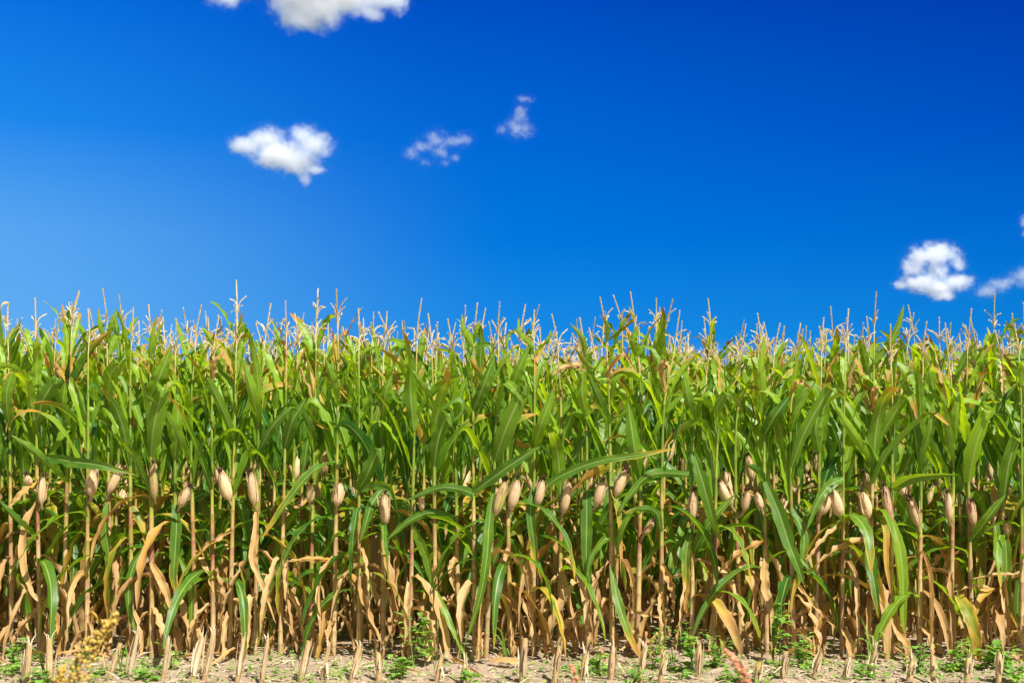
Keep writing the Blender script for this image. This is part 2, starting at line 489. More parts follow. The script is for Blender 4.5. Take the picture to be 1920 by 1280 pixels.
def stalk_mesh(mb, pts, H, nodes, r0=0.0145, seed=0, k=8):
    """Jointed stem through pts (base..top) with rings at the nodes."""
    zs, ring = [], []
    for z in nodes:
        zs += [z - 0.010, z, z + 0.010]; ring += [0.1, 1.0, 0.2]
        zs += [z + 0.05]; ring += [0.0]
    zs = [-0.03] + zs + [H]; ring = [0] + ring + [0]
    o = np.argsort(zs); zs = np.array(zs)[o]; ring = np.array(ring)[o]
    path = resample(pts, 40)
    x = np.interp(zs, path[:, 2], path[:, 0]); y = np.interp(zs, path[:, 2], path[:, 1])
    rel = np.clip(zs / H, 0, 1)
    rr = random.Random(seed)
    nd = np.sort(np.array(nodes))
    cell = np.searchsorted(nd, zs)
    tone = np.array([rr.uniform(-.24, .20) for _ in range(len(nd) + 2)])[cell]
    pink = np.array([rr.choice([0, 0, 0, 0, 0.2, 0.45]) for _ in range(len(nd) + 2)])[cell]
    rad = r0 * (1.0 - 0.72 * rel ** 1.4) * (1 + 0.16 * ring) * np.array([rr.uniform(.9, 1.1) for _ in range(len(nd) + 2)])[cell]
    a, b = rr.uniform(0.30, 0.45), rr.uniform(0.15, 0.5)
    sh = rr.uniform(-0.12, 0.12)
    dry = np.interp(rel, [0, 0.05, a, a + 0.14, 0.72, 0.86, 1.0], [1.05, 0.85 + sh, 0.66 + sh, b, 0.0, 0.14, 0.65])
    dry = dry + tone * np.interp(rel, [0, .15, .8], [.4, 1, 1])
    rc = rr.uniform(0.32, 0.5)
    red = np.exp(-((rel - rc) / rr.uniform(0.03, 0.07)) ** 2) * rr.choice([0.2, 0.6, 1.0, 1.0])
    red = np.clip(red + pink * np.interp(rel, [.1, .25, .55, .7], [.3, 1, 1, 0]), 0, 1)
    tube(mb, np.stack([x, y, zs], -1), rad, k, dry, ring * 0.8, red)

def ear_mesh(mb, base, tip, wid, dry=0.85, red=0.0, seed=0, k=12, n=13):
    """Ear in its husk: a plump spindle of overlapping husk leaves with loose tips."""
    rr = random.Random(seed)
    base, tip = np.asarray(base, float), np.asarray(tip, float)
    ax = tip - base
    Ln = np.linalg.norm(ax)
    T = ax / Ln
    ref = np.array([0.0, 1, 0])
    A = norm(np.cross(T, ref)); B = np.cross(T, A)
    s = np.linspace(0, 1, n)
    prof = np.interp(s, [0, 0.06, 0.2, 0.42, 0.62, 0.8, 0.92, 1.0], [0.28, 0.60, 0.92, 1.0, 0.95, 0.78, 0.50, 0.20])
    ang = np.linspace(0, 2 * np.pi, k, endpoint=False)
    bow = 0.05 * Ln * np.sin(np.pi * s)
    V = base + T[None] * (s * Ln)[:, None] + (B * 0.4 + A * rr.uniform(-0.6, 0.6))[None] * bow[:, None]
    ridge = 1 + 0.09 * np.sin(3 * ang + rr.uniform(0, 6)) + 0.06 * np.sin(7 * ang + rr.uniform(0, 6))
    Q = V[:, None, :] + (wid / 2 * prof)[:, None, None] * ridge[None, :, None] * (A * np.cos(ang)[:, None] + B * np.sin(ang)[:, None])[None]
    i, j = np.meshgrid(np.arange(n - 1), np.arange(k), indexing='ij')
    f = np.stack([i * k + j, i * k + (j + 1) % k, (i + 1) * k + (j + 1) % k, (i + 1) * k + j], -1)
    uv = np.stack(np.broadcast_arrays(ang[None, :] / 6.283, s[:, None]), -1)
    dd = np.repeat(np.interp(s, [0, 0.15, 0.5, 1], [dry - 0.25, dry - 0.08, dry, dry + 0.05]), k)
    hh = np.repeat(np.interp(s, [0, 0.06, 0.78, 0.9, 1], [0.4, 0.0, 0.0, 0.5, 0.95]), k)
    mb.add(Q, f, uv, dd, hh, red)
    for q in range(5):                                        # outer husk leaves lying over the spindle
        a0 = q * 1.257 + rr.uniform(-0.4, 0.4)
        m = 9
        sv = np.linspace(0.0, rr.uniform(0.82, 1.06), m)
        pr = np.interp(sv, s, prof) * wid / 2 * 1.05 + 0.0008
        lift = np.where(sv > 0.7, (sv - 0.7) * rr.uniform(0.0, 0.30) * Ln, 0) + rr.uniform(0, .0025)
        hw = np.interp(sv / sv[-1], [0, 0.3, 0.7, 1], [0.6, 0.85, 0.55, 0.05])
        U = np.linspace(-1, 1, 5)
        c = base + T[None] * (sv * Ln)[:, None] + (np.interp(sv, s, bow))[:, None] * (B * 0.4)[None]
        rows = []
        for u in U:
            aa = a0 + u * hw
            rows.append(c + ((pr + lift * 0.6 + (1 - abs(u)) * 0.0012))[:, None] * (A[None] * np.cos(aa)[:, None] + B[None] * np.sin(aa)[:, None]))
        Q = np.stack(rows, 1)
        i, j = np.meshgrid(np.arange(m - 1), np.arange(4), indexing='ij')
        f = np.stack([i * 5 + j, i * 5 + j + 1, (i + 1) * 5 + j + 1, (i + 1) * 5 + j], -1)
        uv = np.stack(np.broadcast_arrays((U * 0.15 + q * 0.2)[None, :], sv[:, None]), -1)
        mb.add(Q, f, uv, dry + rr.uniform(-0.28, 0.12), np.repeat(np.interp(sv, [0, 0.85, 1.05], [0, 0, 0.55]), 5), red * rr.choice([0.3, 1.0]))
    for q in range(3):                                        # loose papery tips
        a0 = rr.uniform(0, 6.28)
        o = A * math.cos(a0) + B * math.sin(a0)
        z0 = rr.uniform(.1, .55)
        P0 = [base + T * Ln * z0 + o * wid * .48, base + T * Ln * (z0 + .3) + o * wid * .56, base + T * Ln * rr.uniform(z0 + .45, 1.12) + o * wid * rr.uniform(.5, 1.1)]
        ribbon(mb, resample(P0, 9), wid * rr.uniform(.35, .6), np.cross(T, o), -.5, .0015, 4, rr.uniform(-.5, .5), dry + rr.uniform(-.25, .1), rr.choice([0, 0.1, .4]), 5, rr)
    if Ln > 0.05:                                             # shank
        tube(mb, np.array([base - T * 0.03 - B * 0.012, base, base + T * 0.02]), [0.006, 0.008, 0.012], 6, dry - 0.2, 0.25)

def silk_mesh(mb, tip, T, wid, seed=0):
    rr = random.Random(seed)
    T = np.asarray(T, float)
    for q in range(26):
        d = norm(T + np.array([rr.gauss(0, 0.42), rr.gauss(0, 0.42), rr.gauss(0, 0.3)]))
        e = norm(d + np.array([rr.gauss(0, 0.5), rr.gauss(0, 0.5), -0.7]))
        L = rr.uniform(0.014, 0.036)
        p = np.array([tip - T * 0.008, tip + d * L * 0.6, tip + d * L * 0.8 + e * L * 0.5])
        tube(mb, p, [0.0022, 0.0016, 0.0006], 4, 0, rr.random())

def spikelets(mb, Pn, size, per, rr, hue=0.5):
    """Florets in close whorls along a tassel branch."""
    T = frames(Pn)
    L = np.sum(np.linalg.norm(np.diff(Pn, axis=0), axis=1))
    cnt = max(4, int(L / (size * 0.42)))
    idx = np.linspace(0, len(Pn) - 1, cnt)
    for t in idx:
        i = min(int(t), len(Pn) - 2); u = t - i
        c = Pn[i] * (1 - u) + Pn[i + 1] * u
        tt = T[i]
        ref = np.array([1.0, 0, 0]) if abs(tt[0]) < 0.7 else np.array([0, 1.0, 0])
        A = norm(np.cross(tt, ref)); B = np.cross(tt, A)
        ph = rr.uniform(0, 6.28)
        k = 1.0 if t < cnt * 0.8 else 0.75
        for q in range(per):
            a = ph + q * 6.283 / per + rr.uniform(-0.3, 0.3)
            o = A * math.cos(a) + B * math.sin(a)
            d = norm(tt + o * rr.uniform(0.28, 0.6))
            sd_ = norm(np.cross(d, o)) * size * 0.27 * k
            z = size * rr.uniform(0.8, 1.15) * k
            m = c + d * z * 0.5 + o * size * 0.12
            mb.add([c, m + sd_, c + d * z, m - sd_], [[0, 1, 2, 3]], None, 0, np.clip(hue + rr.uniform(-0.45, 0.45), 0, 1))

def tassel_mesh(mb, L=0.27, lean=(0.0, 0.0), seed=0, size=0.0105, per=4, dark=0.5):
    """Tassel rising from the origin: bare neck, main spike, side branches."""
    rr = random.Random(seed)
    lx, ly = lean
    main = resample([(0, 0, 0), (lx * 0.3 + rr.uniform(-.006, .006), ly * 0.3, L * 0.45), (lx, ly, L)], 16)
    tube(mb, main, np.linspace(0.0034, 0.0014, 16), 5, 0, 0.35)
    spikelets(mb, main[6:], size, per, rr, dark)
    nb = rr.randint(3, 8)
    for b in range(nb):
        t0 = rr.uniform(0.22, 0.48)
        p0 = main[int(t0 * 15)]
        a = b * 2.4 + rr.uniform(-0.5, 0.5)
        Lb = L * rr.uniform(0.22, 0.48)
        o = np.array([math.cos(a), math.sin(a), 0])
        up = rr.uniform(0.9, 3.0)
        end = p0 + norm(o + np.array([0, 0, up])) * Lb
        droop = rr.choice([0, 0, 0, 0.2, 0.5])
        pm = p0 + norm(o * 0.7 + np.array([0, 0, up * 1.25])) * Lb * 0.55
        end = end - np.array([0, 0, droop * Lb * 0.5])
        br = resample([p0, pm, end], 9)
        tube(mb, br, np.linspace(0.0018, 0.0009, 9), 4, 0, 0.4)
        spikelets(mb, br[2:], size * 0.88, max(3, per - 1), rr, dark + 0.1)

# ------------------------------------------------------------------ setting: ground
def ground_h(x, y):
    return 0.012 * np.sin(x * 2.1 + 1.3 * np.sin(y * 1.7)) + 0.010 * np.sin(x * 5.3 + y * 3.9) + 0.006 * np.sin(x * 13.1 - y * 9.7) + 0.004 * np.exp(-((y - D1) / 0.25) ** 2)
def build_ground():
    gx = np.concatenate([[-3000, -600, -120, -40, -20, -12], np.linspace(-8, 8, 321), [12, 20, 40, 120, 600, 3000]])
    gy = np.concatenate([[-3000, -300, -40, -8, 0], np.linspace(2, 13, 221), [16, 22, 40, 120, 600, 3000]])
    X, Y = np.meshgrid(gx, gy)
    fade = np.exp(-np.maximum(0, np.abs(X) - 8) ** 2 / 9) * np.exp(-np.maximum(0, np.abs(Y - 7.5) - 5.5) ** 2 / 4)
    Z = ground_h(X, Y) * fade
    near = (np.abs(X) < 8.01) & (Y > 1.9) & (Y < 13.1)
    Z += np.where(near, RS.uniform(-0.006, 0.006, Z.shape), 0)
    ny, nx = X.shape
    i, j = np.meshgrid(np.arange(ny - 1), np.arange(nx - 1), indexing='ij')
    f = np.stack([i * nx + j, i * nx + j + 1, (i + 1) * nx + j + 1, (i + 1) * nx + j], -1)
    mb = MB()
    mb.add(np.stack([X, Y, Z], -1), f)
    tag(mb.build('ground', M_SOIL), kind='structure')
build_ground()

# ------------------------------------------------------------------ clouds: soft volumes of real size far beyond the field
def cloud(label, Y, blobs, dens, step=0.35, amp=0.9, nscale=1.0, seed=0, depth=0.8, edge=1.0, off=0.0):
    """blobs: (photo x, photo y, rx, ry) in photo pixels, set at distance Y."""
    pxm = Y / FPX
    blobs = [(b[0], b[1], b[2] * 1.08, b[3] * 1.08) for b in blobs]
    cs = [at(b[0], b[1], Y + random.uniform(-0.1, 0.1) * b[2] * pxm) for b in blobs]
    cen = np.mean(cs, 0)
    mb = MB()
    for c, b in zip(cs, blobs):
        th = np.linspace(0, np.pi, 13); ph = np.linspace(0, 2 * np.pi, 20, endpoint=False)
        th[0], th[-1] = 0.02, np.pi - 0.02
        q = 1.25
        V = np.stack([b[2] * q * np.sin(th)[:, None] * np.cos(ph)[None], (b[2] + b[3]) / 2 * depth * q * np.sin(th)[:, None] * np.sin(ph)[None], b[3] * q * np.cos(th)[:, None] * np.ones((1, 20))], -1) * pxm + (c - cen)
        i, j = np.meshgrid(np.arange(12), np.arange(20), indexing='ij')
        f = np.stack([i * 20 + j, (i + 1) * 20 + j, (i + 1) * 20 + (j + 1) % 20, i * 20 + (j + 1) % 20], -1)
        mb.add(V, f)
        mb.add(V[0][[0, 5, 10, 15]], [[0, 1, 2, 3]]); mb.add(V[-1][[0, 5, 10, 15]], [[3, 2, 1, 0]])
    m, t = new_mat('cloud_vapour')
    c = t.nodes.new('ShaderNodeTexCoord')
    P_ = c.outputs['Object']
    # domain warp, then soft union of the billows, eaten away by turbulence
    size = np.mean([b[2] for b in blobs]) * pxm
    wn = t.nodes.new('ShaderNodeTexNoise')
    wn.inputs['Scale'].default_value = 1.1 / size * nscale
    wn.inputs['Detail'].default_value = 3.0
    wv = t.nodes.new('ShaderNodeVectorMath'); wv.operation = 'ADD'
    wv.inputs[1].default_value = (seed * 37.1 * size, seed * 11.0 * size, 0)
    t.links.new(P_, wv.inputs[0]); t.links.new(wv.outputs[0], wn.inputs['Vector'])
    w2 = t.nodes.new('ShaderNodeVectorMath'); w2.operation = 'MULTIPLY_ADD'
    t.links.new(wn.outputs['Color'], w2.inputs[0])
    w2.inputs[1].default_value = (size * 0.55,) * 3
    w2.inputs[2].default_value = (-size * 0.275,) * 3
    wp = t.nodes.new('ShaderNodeVectorMath'); wp.operation = 'ADD'
    t.links.new(P_, wp.inputs[0]); t.links.new(w2.outputs[0], wp.inputs[1])
    field = None
    for cc, b in zip(cs, blobs):
        mp = t.nodes.new('ShaderNodeVectorMath'); mp.operation = 'SUBTRACT'
        t.links.new(wp.outputs[0], mp.inputs[0]); mp.inputs[1].default_value = tuple(cc - cen)
        dv = t.nodes.new('ShaderNodeVectorMath'); dv.operation = 'DIVIDE'
        t.links.new(mp.outputs[0], dv.inputs[0]); dv.inputs[1].default_value = (b[2] * pxm, (b[2] + b[3]) / 2 * depth * pxm, b[3] * pxm)
        ln = t.nodes.new('ShaderNodeVectorMath'); ln.operation = 'LENGTH'
        t.links.new(dv.outputs[0], ln.inputs[0])
        v = math_node(t, 'SUBTRACT', 1.0, ln.outputs['Value'])
        field = v if field is None else math_node(t, 'SMOOTH_MAX', field, v, 0.55)
    tn = t.nodes.new('ShaderNodeTexNoise')
    tn.inputs['Scale'].default_value = 1.7 / size * nscale
    tn.inputs['Detail'].default_value = 8.0
    tn.inputs['Roughness'].default_value = 0.74
    t.links.new(wv.outputs[0], tn.inputs['Vector'])
    er = math_node(t, 'MULTIPLY', math_node(t, 'SUBTRACT', tn.outputs['Fac'], 0.54), amp * 3)
    den = map_range(t, math_node(t, 'ADD', field, er), 0.02 - off, 0.02 - off + edge)
    pv = t.nodes.new('ShaderNodeVolumeScatter')
    pv.inputs['Color'].default_value = (0.86, 0.93, 1.0, 1)
    pv.inputs['Anisotropy'].default_value = 0.35
    t.links.new(math_node(t, 'MULTIPLY', den, dens / pxm), pv.inputs['Density'])
    tr = t.nodes.new('ShaderNodeBsdfTransparent')
    df = t.nodes.new('ShaderNodeBsdfDiffuse')
    hull_skin = t.nodes.new('ShaderNodeMixShader')
    hull_skin.inputs[0].default_value = 0.002                      # near-invisible diffuse skin added so the hull has a solid surface
    t.links.new(tr.outputs[0], hull_skin.inputs[1]); t.links.new(df.outputs[0], hull_skin.inputs[2])
    out = t.nodes.new('ShaderNodeOutputMaterial')
    t.links.new(hull_skin.outputs[0], out.inputs['Surface'])
    t.links.new(pv.outputs[0], out.inputs['Volume'])
    try:
        m.cycles.volume_step_rate = step
    except Exception:
        pass
    o = mb.build('cloud', m)
    o.location = tuple(cen)
    rm = o.modifiers.new('merge', 'REMESH')
    rm.mode = 'VOXEL'
    rm.voxel_size = max(2.0, float(size) * 0.12)
    bpy.context.view_layer.update()
    dg = bpy.context.evaluated_depsgraph_get()
    me = bpy.data.meshes.new_from_object(o.evaluated_get(dg))
    o.modifiers.clear()
    o.data = me
    tag(o, label, 'cloud', 'white fair weather clouds in the blue sky')

cloud('big white cloud cut off by the top edge of the sky', 2000,
      [(560, 8, 60, 48), (640, 2, 70, 34), (720, -4, 50, 34), (600, -30, 130, 40), (420, -4, 36, 26), (575, 40, 34, 24), (700, 26, 26, 16), (600, 20, 50, 40)], 0.10, seed=1, amp=0.7, off=0.10, edge=0.9)
cloud('puffy white heart shaped cloud alone in the left sky', 1900,
      [(460, 270, 36, 22), (500, 262, 38, 28), (572, 258, 32, 26), (592, 274, 38, 28), (530, 290, 54, 28), (556, 312, 40, 20), (570, 335, 14, 18), (592, 318, 26, 14), (520, 292, 54, 24), (556, 300, 46, 26)], 0.10, seed=2, amp=0.62, off=0.08, edge=0.9)
cloud('ragged thin wisp of cloud in the middle of the sky, lower of the two wisps', 1900,
      [(772, 288, 20, 14), (795, 274, 26, 16), (816, 262, 26, 22), (826, 284, 20, 20), (848, 266, 30, 14), (868, 262, 22, 16), (795, 306, 13, 11), (852, 296, 13, 10), (832, 304, 14, 9)], 0.040, seed=3, amp=1.0, nscale=0.9, off=0.04, edge=1.1)
cloud('small bright triangular scrap of cloud, upper of the two wisps mid sky', 1900,
      [(968, 240, 26, 22), (976, 216, 17, 24), (988, 244, 18, 15), (940, 244, 12, 12), (985, 186, 20, 10)], 0.050, seed=4, amp=0.95, nscale=0.9, off=0.04, edge=1.1)
cloud('dense white cauliflower cloud low on the right with a blue hole in it', 2100,
      [(1735, 480, 40, 24), (1765, 472, 34, 22), (1715, 500, 28, 22), (1722, 530, 40, 20), (1762, 540, 44, 22), (1795, 528, 36, 18), (1757, 510, 22, 26), (1796, 492, 16, 26), (1690, 534, 20, 10), (1766, 556, 26, 12)], 0.11, seed=5, amp=0.75, off=0.05, edge=0.8)
cloud('long slanting shred of cloud beside the cauliflower cloud at the right edge', 2100,
      [(1850, 546, 28, 17), (1872, 536, 26, 16), (1896, 527, 26, 15), (1918, 518, 30, 18)], 0.06, seed=6, amp=0.9, nscale=0.9, off=0.02, edge=1.0)
cloud('white lump of cloud cut by the right edge above the slanting shred', 2100,
      [(1925, 414, 16, 16), (1930, 436, 16, 16)], 0.09, seed=7, amp=0.6)
cloud('faint pale patch of cloud just above the tassels at the far right', 3200,
      [(1884, 628, 18, 10), (1908, 634, 16, 8)], 0.022, seed=8, amp=0.5)
cloud('pale low cloud peeping between the tassels right of centre', 3600,
      [(1335, 662, 44, 14), (1300, 668, 30, 10)], 0.05, seed=9, amp=0.5)
cloud('pale low cloud behind the tall pair of tassels near the centre', 3600,
      [(1105, 664, 40, 16), (1160, 622, 16, 8)], 0.04, seed=10, amp=0.5)

# ------------------------------------------------------------------ corn, first row: every stalk stands where the photo has it
PXM = D1 / FPX                                       # metres per photo pixel on the first row
FRONT = [(22, 18), (75, 68), (118, 128), (163, 165), (205, 203), (247, 244), (285, 283), (330, 328), (368, 358), (400, 397), (430, 440), (478, 485),
         (525, 535), (580, 590), (625, 633), (673, 673), (719, 717), (768, 777), (817, 813), (860, 853), (890, 887), (911, 930), (957, 952),
         (1000, 1002), (1050, 1052), (1100, 1100), (1148, 1143), (1195, 1202), (1240, 1243), (1297, 1302), (1338, 1347), (1390, 1380),
         (1438, 1433), (1488, 1482), (1530, 1537), (1578, 1582), (1630, 1637), (1670, 1673), (1723, 1728), (1782, 1788), (1824, 1813),
         (1876, 1883), (1916, 1915)]
TIPS = [(11, 575), (65, 560), (105, 580), (145, 548), (165, 580), (193, 543), (250, 578), (278, 573), (332, 600), (378, 573), (408, 593), (443, 580),
        (465, 588), (507, 570), (537, 567), (595, 565), (632, 545), (672, 580), (725, 585), (748, 577), (790, 560), (803, 590), (840, 600),
        (895, 570), (937, 568), (985, 572), (1002, 582), (1035, 592), (1087, 597), (1125, 560), (1183, 548), (1275, 583), (1335, 630),
        (1397, 610), (1433, 605), (1462, 608), (1502, 607), (1545, 597), (1593, 580), (1640, 550), (1668, 610), (1735, 605), (1770, 608),
        (1823, 580), (1870, 620), (1905, 607)]
DARK_TIPS = {193, 632, 790, 937, 1125, 1183, 1275, 1640, 1823}
# ears: base x, y, tip x, y, width (photo px), dryness, redness
EARS = [(57, 908, 49, 890, 14, .85, 0, 'small pale ear'), (78, 945, 81, 893, 15, .75, .2, 'slim pale ear'), (171, 930, 173, 878, 20, .92, .15, 'upright pale pinkish ear'),
        (203, 925, 231, 871, 18, .95, 0, 'torn pale ear'), (290, 935, 287, 868, 16, .42, .25, 'slim greenish ear'),
        (337, 950, 354, 912, 18, .97, 0, 'black tipped ear'), (430, 937, 415, 884, 22, .95, 0, 'plump pale ear leaning left'),
        (477, 946, 471, 884, 17, .9, .1, 'pale ear held close to the stalk'), (581, 942, 583, 905, 16, .85, 0, 'shaded pale ear'),
        (632, 948, 638, 904, 21, .85, 0, 'plump tan ear'), (722, 983, 722, 925, 19, .85, .05, 'upright cream ear'), (791, 956, 790, 928, 11, .8, 0, 'narrow tan ear'),
        (928, 966, 949, 900, 20, .45, .3, 'greenish ear leaning right'), (958, 954, 970, 898, 21, .85, .1, 'tan ear leaning right'),
        (1007, 948, 1018, 898, 17, .8, 0, 'half hidden tan ear'), (1055, 961, 1068, 902, 19, .82, .1, 'long tan ear beside the stalk'),
        (1117, 948, 1131, 900, 18, .92, 0, 'pale ear leaning right'), (1155, 930, 1172, 880, 18, .72, 0, 'pale ear held above the others'),
        (1207, 1002, 1226, 977, 14, .55, 1.0, 'small purple ear'), (1297, 975, 1301, 920, 20, .85, 0, 'upright tan ear'),
        (1370, 946, 1350, 903, 23, .9, 0, 'plump pale ear leaning left'), (1395, 958, 1404, 918, 14, .8, .1, 'shaded tan ear'),
        (1428, 954, 1418, 922, 14, .85, .1, 'short tan ear'), (1538, 964, 1556, 929, 20, .9, .1, 'pale ear leaning right into shade'),
        (1575, 967, 1561, 916, 23, .93, 0, 'plump pale ear leaning left'), (1628, 972, 1617, 921, 23, .92, 0, 'plump pale ear with ridged husk'),
        (1668, 973, 1657, 910, 18, .88, .85, 'pale ear flushed with pink'), (1722, 987, 1707, 933, 17, .7, .1, 'grey green ear leaning left'),
        (1780, 975, 1778, 923, 16, .7, .1, 'pale ear with green base'), (1825, 985, 1821, 940, 15, .78, .6, 'pinkish ear'),
        (1890, 1003, 1886, 974, 14, .85, .4, 'small tan ear')]
